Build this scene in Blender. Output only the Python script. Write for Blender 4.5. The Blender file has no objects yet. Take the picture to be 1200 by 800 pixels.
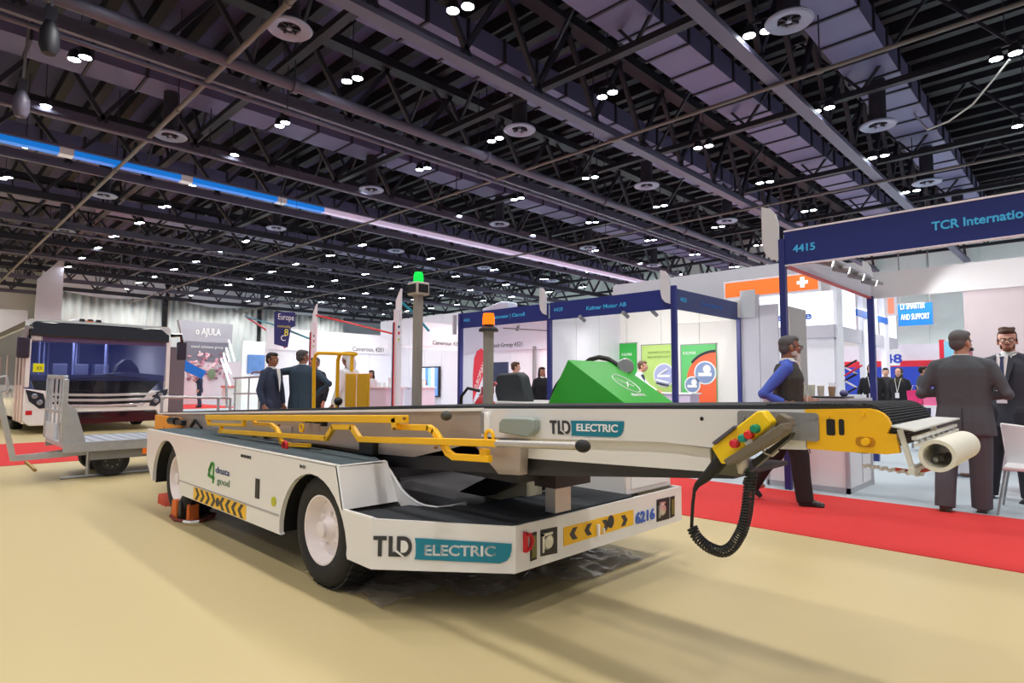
import bpy, bmesh, math, random
import numpy as np
from mathutils import Vector, Matrix
random.seed(7)
PI = math.pi
# ------------------------------------------------------------------ camera
FPX = 703.0; CAMH = 1.25
_v1 = Vector((-720, -46, -FPX)).normalized(); _v2 = Vector((690, -51, -FPX)).normalized()
_a = -_v1; _b = (_v2 - _a*_a.dot(_v2)).normalized(); _c = _a.cross(_b)
RW = Matrix((_a, _b, _c))                 # camera vector -> world vector
cd = bpy.data.cameras.new('camera'); cam = bpy.data.objects.new('camera', cd)
bpy.context.scene.collection.objects.link(cam)
cd.sensor_width = 36.0; cd.sensor_fit = 'HORIZONTAL'; cd.lens = FPX/1200*36; cd.clip_start = .05; cd.clip_end = 400
cam.matrix_world = Matrix.Translation((0, 0, CAMH)) @ RW.to_4x4()
scene = bpy.context.scene; scene.camera = cam
# ------------------------------------------------------------------ world and exposure
scene.view_settings.view_transform = 'Standard'; scene.view_settings.look = 'None'
scene.view_settings.gamma = 1; scene.view_settings.use_curve_mapping = False
scene.view_settings.exposure = 0.0
w = bpy.data.worlds.new('hall_air'); scene.world = w; w.use_nodes = True
w.node_tree.nodes['Background'].inputs[0].default_value = (.80, .82, .95, 1)
w.node_tree.nodes['Background'].inputs[1].default_value = 0.5
LAMP_W = 120.0       # watts of each twin hall lamp
LAMP_X = [6, 2.4, -1.1, -4.6, -8.1, -11.95, -15.4, -18.9, -22.4, -26.5, -30, -33.7, -37.2, -40.9, -44.5, -48.2, -52]
LAMP_Y = [-7, -2.4, 2.3, 7.0, 11.65, 16.2, 20.7, 25.3, 29.9, 34.5]
for i, lx in enumerate(LAMP_X):
    for j, ly in enumerate(LAMP_Y):
        if -34 > lx > -48 and (i+j) % 2: continue
        if 22 < ly < 33 and (i+j) % 2 == 0: continue
        l = bpy.data.lights.new('hall_lamp_light', 'SPOT'); l.energy = LAMP_W*3.2*(2 if (lx < -34 or ly > 22) else 1)*(2.4 if lx < -48 else 3.5 if ly > 33 else 1)
        l.spot_size = math.radians(125); l.spot_blend = .7; l.shadow_soft_size = .22; l.color = (1, .97, .93)
        o = bpy.data.objects.new('hall_lamp_light', l); o.location = (lx, ly, 8.05); scene.collection.objects.link(o)
# ------------------------------------------------------------------ helpers
COL = scene.collection
def lin(c): return tuple(((x/255)/12.92 if x/255 <= .04045 else ((x/255+.055)/1.055)**2.4) for x in c)
_m = {}
def M(name, rgb=(200, 200, 200), rough=.5, metal=0.0, var=0.0, scale=5.0, bump=0.0, bscale=60.0, emit=0.0, spec=.5, coat=0.0, alpha=1.0, stretch=None):
    if name in _m: return _m[name]
    m = bpy.data.materials.new(name); m.use_nodes = True; nt = m.node_tree; b = nt.nodes['Principled BSDF']
    c = lin(rgb); b.inputs['Base Color'].default_value = (*c, 1); b.inputs['Roughness'].default_value = rough
    b.inputs['Metallic'].default_value = metal; b.inputs['Specular IOR Level'].default_value = spec
    b.inputs['Coat Weight'].default_value = coat; b.inputs['Alpha'].default_value = alpha
    if emit:
        b.inputs['Emission Color'].default_value = (*c, 1); b.inputs['Emission Strength'].default_value = emit
    tc = nt.nodes.new('ShaderNodeTexCoord'); src = tc.outputs['Object']
    if stretch:
        mp = nt.nodes.new('ShaderNodeMapping'); mp.inputs['Scale'].default_value = stretch
        nt.links.new(src, mp.inputs['Vector']); src = mp.outputs['Vector']
    if var or True:
        n = nt.nodes.new('ShaderNodeTexNoise'); n.inputs['Scale'].default_value = scale; n.inputs['Detail'].default_value = 4
        nt.links.new(src, n.inputs['Vector'])
        r = nt.nodes.new('ShaderNodeMix'); r.data_type = 'RGBA'; v = max(var, .03)
        r.inputs[6].default_value = (*[x*(1-v) for x in c], 1); r.inputs[7].default_value = (*[min(1, x*(1+v)) for x in c], 1)
        nt.links.new(n.outputs['Fac'], r.inputs[0]); nt.links.new(r.outputs[2], b.inputs['Base Color'])
    if bump:
        n2 = nt.nodes.new('ShaderNodeTexNoise'); n2.inputs['Scale'].default_value = bscale; nt.links.new(src, n2.inputs['Vector'])
        bn = nt.nodes.new('ShaderNodeBump'); bn.inputs['Strength'].default_value = bump; bn.inputs['Distance'].default_value = .01
        nt.links.new(n2.outputs['Fac'], bn.inputs['Height']); nt.links.new(bn.outputs['Normal'], b.inputs['Normal'])
    _m[name] = m; return m
def at(u, v, x=None, y=None, z=None):
    """real place of a photographed point on a known plane of the hall"""
    d = RW @ Vector((u-600, 400-v, -FPX)); o = Vector((0, 0, CAMH))
    t = (x-o.x)/d.x if x is not None else (y-o.y)/d.y if y is not None else (z-o.z)/d.z
    return o + d*t
def tag(o, label=None, cat=None, group=None, kind=None):
    if label: o['label'] = label
    if cat: o['category'] = cat
    if group: o['group'] = group
    if kind: o['kind'] = kind
    return o
def thing(name, label, cat, loc=(0, 0, 0), group=None, rz=0):
    o = bpy.data.objects.new(name, None); COL.objects.link(o); o.location = loc; o.rotation_euler = (0, 0, rz); o.empty_display_size = .1
    return tag(o, label, cat, group)
def rootof(o):
    while o.parent: o = o.parent
    return o
class MB:
    """collects shapes in world metres; build() links them as one mesh object"""
    def __init__(s): s.v = []; s.f = []
    def add(s, vs, fs):
        k = len(s.v); s.v += [tuple(v) for v in vs]; s.f += [tuple(i+k for i in f) for f in fs]; return s
    def box(s, x0, x1, y0, y1, z0, z1):
        return s.add([(x0,y0,z0),(x1,y0,z0),(x1,y1,z0),(x0,y1,z0),(x0,y0,z1),(x1,y0,z1),(x1,y1,z1),(x0,y1,z1)],
                     [(0,3,2,1),(4,5,6,7),(0,1,5,4),(1,2,6,5),(2,3,7,6),(3,0,4,7)])
    def obox(s, c, ex, ey, ez):
        """box about centre c with half-extent vectors"""
        c = Vector(c); ex = Vector(ex); ey = Vector(ey); ez = Vector(ez); P = []
        for k in (-1, 1):
            for (i, j) in ((-1,-1),(1,-1),(1,1),(-1,1)): P.append(c+ex*i+ey*j+ez*k)
        return s.add(P, [(0,3,2,1),(4,5,6,7),(0,1,5,4),(1,2,6,5),(2,3,7,6),(3,0,4,7)])
    def prism(s, poly, d):
        """poly: list of 3d points (planar), d: thickness vector"""
        n = len(poly); d = Vector(d); P = [Vector(p) for p in poly]; Q = [p+d for p in P]
        return s.add(P+Q, [tuple(range(n))[::-1], tuple(range(n, 2*n))] + [(i, (i+1) % n, n+(i+1) % n, n+i) for i in range(n)])
    def xz(s, pts, y0, y1): return s.prism([(x, y0, z) for x, z in pts], (0, y1-y0, 0))
    def yz(s, pts, x0, x1): return s.prism([(x0, y, z) for y, z in pts], (x1-x0, 0, 0))
    def xy(s, pts, z0, z1): return s.prism([(x, y, z0) for x, y in pts], (0, 0, z1-z0))
    def tube(s, pts, r, n=8, cap=True, closed=False, r2=None):
        pts = [Vector(p) for p in pts]; m = len(pts); rr = r if isinstance(r, (list, tuple)) else [r]*m
        up = None; rings = []
        for i, p in enumerate(pts):
            a = pts[(i-1) % m] if (closed or i > 0) else p; b = pts[(i+1) % m] if (closed or i < m-1) else p
            t = (b-a).normalized()
            if up is None: up = Vector((0,0,1)) if abs(t.z) < .9 else Vector((1,0,0))
            sx = t.cross(up).normalized(); up = sx.cross(t).normalized()
            rings.append([p + (sx*math.cos(2*PI*k/n)+up*math.sin(2*PI*k/n))*rr[i] for k in range(n)])
        V = [v for q in rings for v in q]; F = []
        for i in range(m if closed else m-1):
            for k in range(n):
                a = i*n+k; b = i*n+(k+1) % n; c = ((i+1) % m)*n+(k+1) % n; d = ((i+1) % m)*n+k; F.append((a, b, c, d))
        if cap and not closed: F.append(tuple(range(n))[::-1]); F.append(tuple(range((m-1)*n, m*n)))
        return s.add(V, F)
    def bar(s, p, q, w, h=None):
        """square bar from p to q"""
        h = h or w; p = Vector(p); q = Vector(q); t = (q-p); L = t.length; t.normalize()
        up = Vector((0,0,1)) if abs(t.z) < .95 else Vector((1,0,0)); sx = t.cross(up).normalized(); up = sx.cross(t)
        return s.obox((p+q)/2, t*(L/2), sx*(w/2), up*(h/2))
    def cyl(s, p, q, r, n=20): return s.tube([p, q], r, n)
    def lathe(s, prof, o, ax, n=28):
        """prof: (radius, distance along ax)"""
        o = Vector(o); ax = Vector(ax).normalized(); up = Vector((0,0,1)) if abs(ax.z) < .9 else Vector((1,0,0))
        e1 = ax.cross(up).normalized(); e2 = ax.cross(e1); V = []; F = []
        for r, h in prof:
            V += [o+ax*h+(e1*math.cos(2*PI*k/n)+e2*math.sin(2*PI*k/n))*r for k in range(n)]
        for i in range(len(prof)-1):
            for k in range(n): F.append((i*n+k, i*n+(k+1) % n, (i+1)*n+(k+1) % n, (i+1)*n+k))
        return s.add(V, F)
    def ball(s, c, r, n=12):
        r = r if isinstance(r, (list, tuple)) else (r, r, r); V = []; F = []; m = n//2+1
        for i in range(m+1):
            t = PI*i/m
            for k in range(n): V.append((c[0]+r[0]*math.sin(t)*math.cos(2*PI*k/n), c[1]+r[1]*math.sin(t)*math.sin(2*PI*k/n), c[2]+r[2]*math.cos(t)))
        for i in range(m):
            for k in range(n): F.append((i*n+k, i*n+(k+1) % n, (i+1)*n+(k+1) % n, (i+1)*n+k))
        return s.add(V, F)
    def mesh(s, name, mat, org=(0, 0, 0), smooth=None):
        me = bpy.data.meshes.new(name); me.from_pydata([(v[0]-org[0], v[1]-org[1], v[2]-org[2]) for v in s.v], [], s.f)
        me.materials.append(mat)
        bm = bmesh.new(); bm.from_mesh(me); bmesh.ops.remove_doubles(bm, verts=bm.verts, dist=1e-5)
        bmesh.ops.recalc_face_normals(bm, faces=bm.faces); bm.to_mesh(me); bm.free()
        if smooth is not None:
            me.shade_smooth()
            try: me.set_sharp_from_angle(angle=math.radians(smooth))
            except Exception: pass
        return me
    def build(s, name, mat, parent=None, smooth=35, bevel=0, kind=None, label=None):
        org = rootof(parent).location if parent else (0, 0, 0)
        me = s.mesh(name, mat, org, smooth)
        o = bpy.data.objects.new(name, me); COL.objects.link(o)
        if parent: o.parent = parent
        if bevel:
            b = o.modifiers.new('bevel', 'BEVEL'); b.width = bevel; b.segments = 2; b.limit_method = 'ANGLE'; b.angle_limit = .6
        if kind: o['kind'] = kind
        if label: o['label'] = label
        return o
def solo(mb, name, mat, label, cat, group=None, org=None, **k):
    """a thing that is one mesh, origin moved to its base"""
    vs = np.array(mb.v); c = org if org is not None else (vs[:, 0].mean(), vs[:, 1].mean(), vs[:, 2].min())
    mb.v = [(v[0]-c[0], v[1]-c[1], v[2]-c[2]) for v in mb.v]
    o = mb.build(name, mat, None, **k); o.location = c; return tag(o, label, cat, group)
def struct(mb, name, mat, **k):
    o = mb.build(name, mat, None, **k); o['kind'] = 'structure'; return o
def copy_tree(o, parent=None, loc=None):
    c = o.copy(); COL.objects.link(c); c.parent = parent
    if loc is not None: c.location = loc
    for ch in list(o.children): copy_tree(ch, c)
    return c
def text(name, s, size, o, ex, ey, mat, parent=None, width=None, bold=0.0, ext=.002, kind=None, align='LEFT', label=None):
    """flat lettering: o lower left corner, ex reading direction, ey up"""
    cu = bpy.data.curves.new(name, 'FONT'); cu.body = s; cu.size = size; cu.offset = bold; cu.extrude = ext; cu.align_x = align; cu.resolution_u = 3
    t = bpy.data.objects.new(name, cu); COL.objects.link(t); dg = bpy.context.evaluated_depsgraph_get()
    me = bpy.data.meshes.new_from_object(t.evaluated_get(dg)); bpy.data.objects.remove(t); bpy.data.curves.remove(cu)
    ex = Vector(ex).normalized(); ey = Vector(ey).normalized(); ez = ex.cross(ey); o = Vector(o)
    if len(me.vertices) == 0: return None
    xs = [v.co.x for v in me.vertices]; k = (width/(max(xs)-min(xs))) if width else 1
    org = Vector(rootof(parent).location) if parent else Vector((0, 0, 0))
    x0 = min(xs) if align == 'LEFT' else 0
    for v in me.vertices: v.co = o + ex*((v.co.x-x0)*k) + ey*v.co.y + ez*v.co.z - org
    me.materials.clear(); me.materials.append(mat)
    ob = bpy.data.objects.new(name, me); COL.objects.link(ob); ob.parent = parent
    if label: ob['label'] = label
    return ob
def rrect(x0, x1, y0, y1, r, n=4):
    P = []
    for cx, cy, a in ((x1-r, y0+r, -90), (x1-r, y1-r, 0), (x0+r, y1-r, 90), (x0+r, y0+r, 180)):
        for k in range(n+1):
            t = math.radians(a+90*k/n); P.append((cx+r*math.cos(t), cy+r*math.sin(t)))
    return P
def arc(cx, cz, r, a0, a1, n=12): return [(cx+r*math.cos(math.radians(a0+(a1-a0)*k/n)), cz+r*math.sin(math.radians(a0+(a1-a0)*k/n))) for k in range(n+1)]
# ------------------------------------------------------------------ materials
white = M('white_paint', (232, 230, 228), .28, coat=.3, var=.03, scale=2)
white2 = M('white_panel', (236, 236, 238), .5)
yellow = M('yellow_paint', (250, 190, 10), .38, var=.06)
orange = M('orange_paint', (245, 120, 20), .4)
black = M('black_rubber', (28, 28, 30), .7, bump=.2)
blackp = M('black_plastic', (18, 18, 20), .45)
steel = M('brushed_steel', (165, 165, 165), .35, .7, var=.1, scale=20)
galv = M('galvanised_steel', (190, 192, 198), .38, .55, var=.12, scale=14)
alu = M('anodised_aluminium', (196, 190, 184), .35, .5, var=.08, scale=3, stretch=(1, 1, 30))
dkst = M('dark_steel', (62, 60, 62), .5, .4, var=.2, scale=12)
greyp = M('grey_paint', (140, 140, 142), .45, var=.05)
navy = M('navy_fascia', (30, 44, 120), .4)
cyan = M('cyan_lettering', (70, 195, 255), .5)
teal = M('teal_band', (0, 126, 150), .4)
charcoal = M('charcoal_lettering', (52, 52, 56), .5)
red = M('red_paint', (205, 25, 35), .4)
green = M('green_lettering', (70, 160, 60), .5)
M('pipe_tan', (104, 97, 92), .5)
lampw = M('lamp_diffuser', (235, 245, 255), .4, emit=30)
lampd = M('booth_lamp_face', (255, 250, 240), .4, emit=9)
# ================================================================== STRUCTURE
floor_m = M('beige_hall_floor', (196, 178, 132), .42, var=.07, scale=.35, bump=.05, bscale=8)
redc = M('red_carpet', (198, 40, 38), .9, var=.08, scale=1.2, bump=.3, bscale=160)
greyc = M('grey_carpet', (172, 184, 192), .85, var=.05, scale=1, bump=.2, bscale=160)
struct(MB().box(-62, 18, -16, 50, -.1, 0), 'floor', floor_m)
struct(MB().box(-11.6, 14, 5.30, 7.36, .0, .006), 'trim_1', redc)
struct(MB().box(-15.6, -11.6, -14, 48, .0, .006), 'trim_2', redc)
struct(MB().box(-60, -30, 8.5, 12.0, .0, .007), 'trim_5', redc)
struct(MB().box(-5.2, 14, 7.36, 48, .0, .007), 'trim_3', greyc)
struct(MB().box(-60, -5.2, 7.9, 48, .0, .004), 'trim_4', greyc)
deckm = M('roof_deck', (74, 72, 112), .7, var=.12, scale=.3)
struct(MB().box(-62, 18, -16, 50, 11.6, 11.75), 'ceiling', deckm)
wallg = M('hall_wall_grey', (186, 190, 196), .8, var=.03)
struct(MB().box(-62.3, -62, -16, 50, 0, 11.6), 'wall_west', wallg)
wn = struct(MB().box(-62, 18, 41.2, 41.4, 0, 11.6), 'wall_north', M('wall_panel_green_grey', (222, 232, 228), .7))
for i in range(33):
    MB().box(-62+i*2.4, -62+i*2.4+2.34, 41.14, 41.22, 0, 11.2).build('panel', M('wall_panel_green_grey'), wn)
# roof purlins: alike pieces of the ceiling
ceil = bpy.data.objects['ceiling']; purm = M('purlin_black', (22, 20, 26), .6)
pm = MB().box(-62, 18, -.14, .14, 11.2, 11.6).mesh('purlin', purm)
for k in range(56):
    o = bpy.data.objects.new('purlin', pm); COL.objects.link(o); o.parent = ceil; o.location = (0, -14.5+k*1.0, 0)
trm = M('truss_paint', (40, 39, 50), .55, var=.15, scale=2); pipem = M('pipe_paint', (86, 82, 98), .5, var=.08); dark_tr = M('truss_dark', (24, 24, 32), .6)
lightbeam = M('light_beam', (80, 78, 98), .5)
def truss(x, zb, zt, near, mat_b, label):
    t = thing('roof_truss', label, 'truss', (x, 17, zb), 'roof trusses running the length of the hall')
    hw = .15 if mat_b is lightbeam else .06
    MB().box(x-hw, x+hw, -15, 41, zb, zb+.12).box(x-.03, x+.03, -15, 41, zb+.1, zb+.3).build('bottom_chord', mat_b, t)
    MB().box(x-.2, x+.2, -15, 41, zt-.25, zt).build('top_chord', dark_tr, t)
    st = 2.3; y = -15.0; k = 0; far = MB()
    while y < 40:
        a = (x, y, zb+.2 if k % 2 == 0 else zt-.2); b = (x, y+st/2+.2, zt-.2 if k % 2 == 0 else zb+.2)
        if near and 3 < y < 24: MB().bar(a, b, .11).build('brace', trm, t)
        else: far.bar(a, b, .11)
        y += st/2; k += 1
    far.build('bracing', trm, t, kind='stuff')
T = [(-9.35, 8.0, 10.6, 1, lightbeam, 'dark roof truss with a pale bottom beam crossing the top centre of the ceiling'),
     (-4.95, 8.0, 10.6, 1, lightbeam, 'roof truss with a wide pale bottom beam, nearest on the right'),
     (-18.9, 8.0, 10.4, 1, pipem, 'roof truss just before the blue light strip'),
     (-.3, 8.4, 10.6, 0, trm, 'dark roof truss above the booth with the navy fascia at right'),
     (-14.1, 8.05, 10.4, 1, pipem, 'roof truss beside the thick pale pipe')]
for a in T: truss(*a)
ordw = ['first', 'second', 'third', 'fourth', 'fifth', 'sixth', 'seventh', 'eighth', 'ninth']
for i, x in enumerate([-23.6, -28.2, -32.8, -37.4, -42, -46.6, -51.2, -55.8, -60]):
    truss(x, 8.1, 10.2, 0, trm if i % 2 else pipem, 'dark zigzag roof truss, %s one beyond the blue light strip' % ordw[i])
def xtruss(y, i):
    t = thing('cross_truss', 'dark cross truss spanning the hall, %s from the camera' % ordw[i], 'truss', (-20, y, 8.5), 'cross trusses')
    MB().box(-61, 17, y-.1, y+.1, 8.6, 8.75).build('bottom_chord', dark_tr, t)
    MB().box(-61, 17, y-.12, y+.12, 10.5, 10.7).build('top_chord', dark_tr, t)
    m = MB(); x = -61.0; k = 0
    while x < 16:
        m.bar((x, y, 8.7 if k % 2 == 0 else 10.6), (x+1.5, y, 10.6 if k % 2 == 0 else 8.7), .07); x += 1.5; k += 1
    m.build('bracing', trm, t, kind='stuff')
for i, y in enumerate([6.0, 11.0, 16.8, 22.6, 28.4, 34.2, 40.0]): xtruss(y, i)
# pipes and light strip
def pipe(p, q, r, m, label, name='ceiling_pipe', cat='pipe', n=14):
    t = thing(name, label, cat, ((p[0]+q[0])/2, (p[1]+q[1])/2, p[2]))
    P, Q = Vector(p), Vector(q); L = (Q-P).length; k = int(L//6)
    MB().cyl(p, q, r, n).build('pipe_run', m, t)
    c = MB(); h = MB(); d = (Q-P).normalized()
    for i in range(k):
        s = P+d*(3+i*6); c.cyl(s-d*.06, s+d*.06, r*1.35, n); h.cyl(s, s+Vector((0, 0, 2.6)), .015, 5)
    c.build('pipe_collar', m, t, kind='stuff'); h.build('hanger_rod', trm, t, kind='stuff'); return t
pipe((-12.85, -15, 8), (-12.85, 41, 8), .13, pipem, 'thick pale pipe running from the upper left towards the right')
pipe((-13.2, -15, 7.5), (-13.2, 41, 7.5), .05, pipem, 'thin pale pipe directly below the thick one')
pipe((-18.2, -15, 7.8), (-18.2, 41, 7.8), .05, pipem, 'thin pipe in front of the blue light strip')
pipe((-33, -15, 7.9), (-33, 41, 7.9), .06, pipem, 'pale pipe far beyond the blue light strip')
pipe((-40, -15, 7.9), (-40, 41, 7.9), .06, pipem, 'farthest pale pipe near the draped wall')
pipe((-61, 4.5, 7.95), (17, 4.5, 7.95), .055, M('pipe_tan', (110, 102, 96), .5), 'thin tan pipe crossing the upper left ceiling diagonally', 'sprinkler_pipe')
pipe((-61, 13.5, 7.95), (17, 13.5, 7.95), .045, M('pipe_tan'), 'thin pipe crossing the middle of the ceiling towards the right booth', 'sprinkler_pipe')
pipe((-61, 22.5, 7.95), (17, 22.5, 7.95), .045, M('pipe_tan'), 'thin cross pipe farthest from the camera', 'sprinkler_pipe')
ls = thing('light_strip', 'long blue lit cable tray under the ceiling, turning pale pink further off', 'light strip', (-21.9, 10, 8))
MB().box(-22.0, -21.7, -15, 11.5, 8.0, 8.16).build('lit_face', M('blue_light', (20, 112, 200), .4, emit=.8), ls, label='glowing blue run')
MB().box(-22.0, -21.7, 11.5, 41, 8.0, 8.16).build('lit_face', M('pale_pink_light', (214, 196, 222), .4, emit=.4), ls, label='pale pink run')
MB().box(-22.2, -21.6, -15, 41, 8.17, 8.24).build('tray', pipem, ls)
for y in (3.0, 6.3, 9.6): MB().box(-22.03, -21.67, y, y+.35, 7.98, 8.17).build('joint_cover', M('white_panel'), ls)
# ducts with round diffusers
ductm = M('duct_skin', (98, 94, 128), .5, .1, var=.1, scale=.8); ribm = M('duct_rib', (40, 38, 50), .6); ringm = M('diffuser_ring', (140, 146, 168), .5)
dl = {-3.85: 'nearest on the right', -7.1: 'second from the right, without diffusers', -10.8: 'above the centre', -18.0: 'left of centre', -25.6: 'second from the left', -33.0: 'farthest'}

for x in dl:
    t = thing('air_duct', 'flat segmented air duct under the roof, %s' % dl[x], 'duct', (x, 17, 9.2))
    seg = MB().box(-.55, .55, 0, 1.12, 0, .55).mesh('duct_section', ductm, smooth=None)
    rib = MB().box(-.6, .6, 0, .06, -.04, .6).mesh('duct_rib', ribm)
    for k in range(36):
        for nm, me, dy in (('duct_section', seg, 0), ('duct_rib', rib, 1.13)):
            o = bpy.data.objects.new(nm, me); COL.objects.link(o); o.parent = t; o.location = (0, -17+k*1.2+dy-3, 0)
def diffuser():
    t = thing('ceiling_diffuser', '', 'air diffuser', (0, 0, 0))
    MB().lathe([(.2, .03), (.23, 0), (.40, -.03), (.43, 0), (.40, .04), (.22, .06)], (0, 0, 0), (0, 0, 1), 32).build('ring', ringm, t, smooth=40)
    for k in range(6):
        a = k*PI/3; MB().bar((0, 0, .02), (.21*math.cos(a), .21*math.sin(a), .02), .025, .05).build('vane', ribm, t)
    MB().cyl((0, 0, -.01), (0, 0, .05), .05, 12).build('hub', ringm, t)
    MB().cyl((0, 0, .05), (0, 0, 1.3), .2, 16).build('neck', ribm, t); return t
d0 = diffuser(); first = True
cn = {-3.85: 'right', -10.8: 'centre', -18.0: 'left of centre', -25.6: 'far left', -33.0: 'farthest'}
for x in cn:
    for i, y in enumerate([4.9, 11.3, 17.6, 23.8, 30]):
        o = d0 if first else copy_tree(d0)
        first = False; o.location = (x, y, 8.0)
        o['label'] = 'round white ring diffuser under the %s duct, %s along it' % (cn[x], ordw[i]); o['group'] = 'round ceiling diffusers'
# twin hall lamps
def lampfix():
    t = thing('ceiling_lamp', 'twin white high bay lamp hanging from the dark ceiling in a regular grid', 'lamp', (0, 0, 0), 'twin high bay lamps')
    for s in (-1, 1):
        h = MB().lathe([(.05, .22), (.09, .2), (.125, .06), (.13, 0)], (s*.16, 0, 0), (0, 0, 1), 14).build('housing', dark_tr, t)
        MB().lathe([(.0, .012), (.115, .012), (.115, .002), (.0, .002)], (s*.16, 0, 0), (0, 0, 1), 14).build('lens', lampw, h)
    MB().bar((-.2, 0, .24), (.2, 0, .24), .05).cyl((0, 0, .24), (0, 0, 2.2), .012, 6).build('hanger', trm, t); return t
NTH = ['first', 'second', 'third', 'fourth', 'fifth', 'sixth', 'seventh', 'eighth', 'ninth', 'tenth', 'eleventh', 'twelfth', 'thirteenth', 'fourteenth', 'fifteenth', 'sixteenth']
lf = lampfix(); first = True; n = 0
for i, lx in enumerate(LAMP_X):
    for j, ly in enumerate(LAMP_Y):
        if lx > 0 or ly < 0: continue
        o = lf if first else copy_tree(lf); first = False
        o.location = (lx + random.uniform(-.15, .15), ly + random.uniform(-.12, .12), 8.2); o.rotation_euler = (0, 0, .2+random.uniform(-.3, .3)); n += 1
        o['label'] = 'twin white hall lamp, %s from the camera in the %s row from the right' % (NTH[j-2], NTH[i-2]); o['group'] = 'twin high bay lamps'
# hanging punch-bag shaped rigging hoists at upper left
for i, (u, v, z) in enumerate([(58, 45, 7.2), (25, 122, 7.2)]):
    p = at(u, v, z=z); t = thing('rigging_hoist', ['dark bag shaped hoist hanging near the top left corner', 'pale bag shaped hoist hanging lower at the left edge'][i], 'hoist', p)
    MB().lathe([(.0, -.3), (.1, -.28), (.15, -.15), (.15, .1), (.08, .3), (.03, .34)], p, (0, 0, 1), 16).build('bag', [dark_tr, pipem][i], t)
    MB().bar(p+Vector((0, 0, .3)), p+Vector((0, 0, .55)), .16).build('motor', ribm, t)
    MB().tube([p+Vector((0, 0, .5)), p+Vector((.1, .1, 3.4))], .025, 6).build('chain', steel, t)
# cable at right
c = MB(); c.tube([at(1183, 70, z=8.1), at(1160, 98, z=7.9), at(1140, 122, z=7.8), at(1112, 142, z=7.8), at(1087, 152, z=7.9), at(1060, 120, z=10.4)], .022, 6)
solo(c, 'hanging_cable', M('pale_cable', (200, 200, 190), .6), 'pale slack cable hanging from the lamp at upper right', 'cable')
# ---- end wall with drapes
drape = M('white_drape', (226, 230, 226), .8); gdr = M('grey_valance', (196, 198, 206), .8)
for wi, (y0, y1, lab) in enumerate([(7.5, 16.2, 'white pleated drape directly above the bus'), (16.6, 24.6, 'white pleated drape behind the grey stand sign'), (25, 34, 'white pleated drape farthest right on the end wall')]):
    m = MB(); n = int((y1-y0)/.16); top = []
    for k in range(n+1):
        y = y0+(y1-y0)*k/n; x = -59.4+.12*math.sin(k*1.7)+.05*math.sin(k*.9); top.append((x, y))
    m.add([(x, y, 0.02) for x, y in top]+[(x, y, 8.7) for x, y in top], [(k, k+1, n+2+k, n+1+k) for k in range(n)])
    o = solo(m, 'drape', drape, lab, 'curtain', 'drapes on the end wall', smooth=60)
    s = o.modifiers.new('s', 'SOLIDIFY'); s.thickness = .03
    v = MB(); k2 = 14
    up = [(y0+(y1-y0)*k/k2, 10.0) for k in range(k2+1)]; lo = [(y0+(y1-y0)*k/k2, 8.75-.55*math.sin(PI*k/k2)) for k in range(k2, -1, -1)]
    v.yz(up+lo, -59.0, -58.9)
    solo(v, 'valance', gdr, lab.replace('pleated drape', 'swagged valance over the drape'), 'valance', 'valances on the end wall')
    for yy in (y0+2, (y0+y1)/2+1, y1-1.5):
        l = bpy.data.lights.new('drape_spot', 'SPOT'); l.energy = 330; l.spot_size = 1.5; l.spot_blend = .6; l.shadow_soft_size = .2
        q = bpy.data.objects.new('drape_spot', l); q.location = (-56.0, yy, 8.9); q.rotation_euler = (0, math.radians(34), 0); COL.objects.link(q)
p0 = at(42, 332, x=-45); p1 = at(73, 302, x=-45)
solo(MB().yz([(5.45, 0), (6.75, 0), (6.75, 8.9), (5.5, 7.3)], -45, -44.9), 'tall_panel', M('lilac_panel', (206, 200, 212), .6), 'tall pale slanted panel standing behind the bus', 'panel')
solo(MB().yz([(3.4, 0), (5.4, 0), (5.4, 5.6), (3.4, 5.5)], -47, -46.9), 'wall_screen', M('grey_screen', (188, 186, 190), .7), 'grey screen wall left of the tall slanted panel', 'panel')
# ================================================================== BELT LOADER
L = thing('belt_loader', 'long white electric baggage belt loader with yellow handrails and a green hood', 'belt loader', (-4.5, 2.93, 0))
deckt = M('anti_slip_deck', (70, 84, 90), .85, bump=.5, bscale=220, var=.1); trimw = M('white_edge', (246, 246, 246), .3)
# near side panel with two wheel arches
def arch(cx, cz, r, x_l, x_r, zl, zr):
    P = []
    for k in range(19):
        t = PI-PI*k/18; x = cx+r*math.cos(t); P.append((x, cz+r*math.sin(t)))
    P[0] = (x_l, zl); P[-1] = (x_r, zr); return P
side = [(-6.93, .765), (-6.93, .47), (-6.72, .28), (-6.69, .28)] + arch(-6.30, .30, .40, -6.69, -5.90, .30, .26) + [(-5.89, .255), (-3.87, .255)] + \
       arch(-3.47, .26, .43, -3.89, -3.05, .27, .29) + [(-3.04, .27), (-2.80, .265), (-2.80, .527), (-3.09, .527), (-3.17, .76)]
MB().xz(side, 1.80, 1.83).build('side_panel', white, L, smooth=20)
MB().xz([(-6.9, .765), (-6.9, .3), (-2.3, .3), (-2.3, .5), (-3.0, .5), (-3.1, .765)], 4.03, 4.06).build('side_panel', white, L, smooth=20)
MB().box(-5.9, -3.9, 1.795, 1.801, .372, .380).build('panel_seam', M('seam_grey', (170, 165, 165), .6), L)
MB().box(-4.275, -4.215, 1.794, 1.803, .44, .575).build('slot', blackp, L, label='narrow black vertical slot')
MB().box(-6.93, -3.17, 1.80, 1.815, .765, .775).box(-3.10, -2.8, 1.80, 1.815, .527, .535).build('edge_trim', trimw, L)
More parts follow.
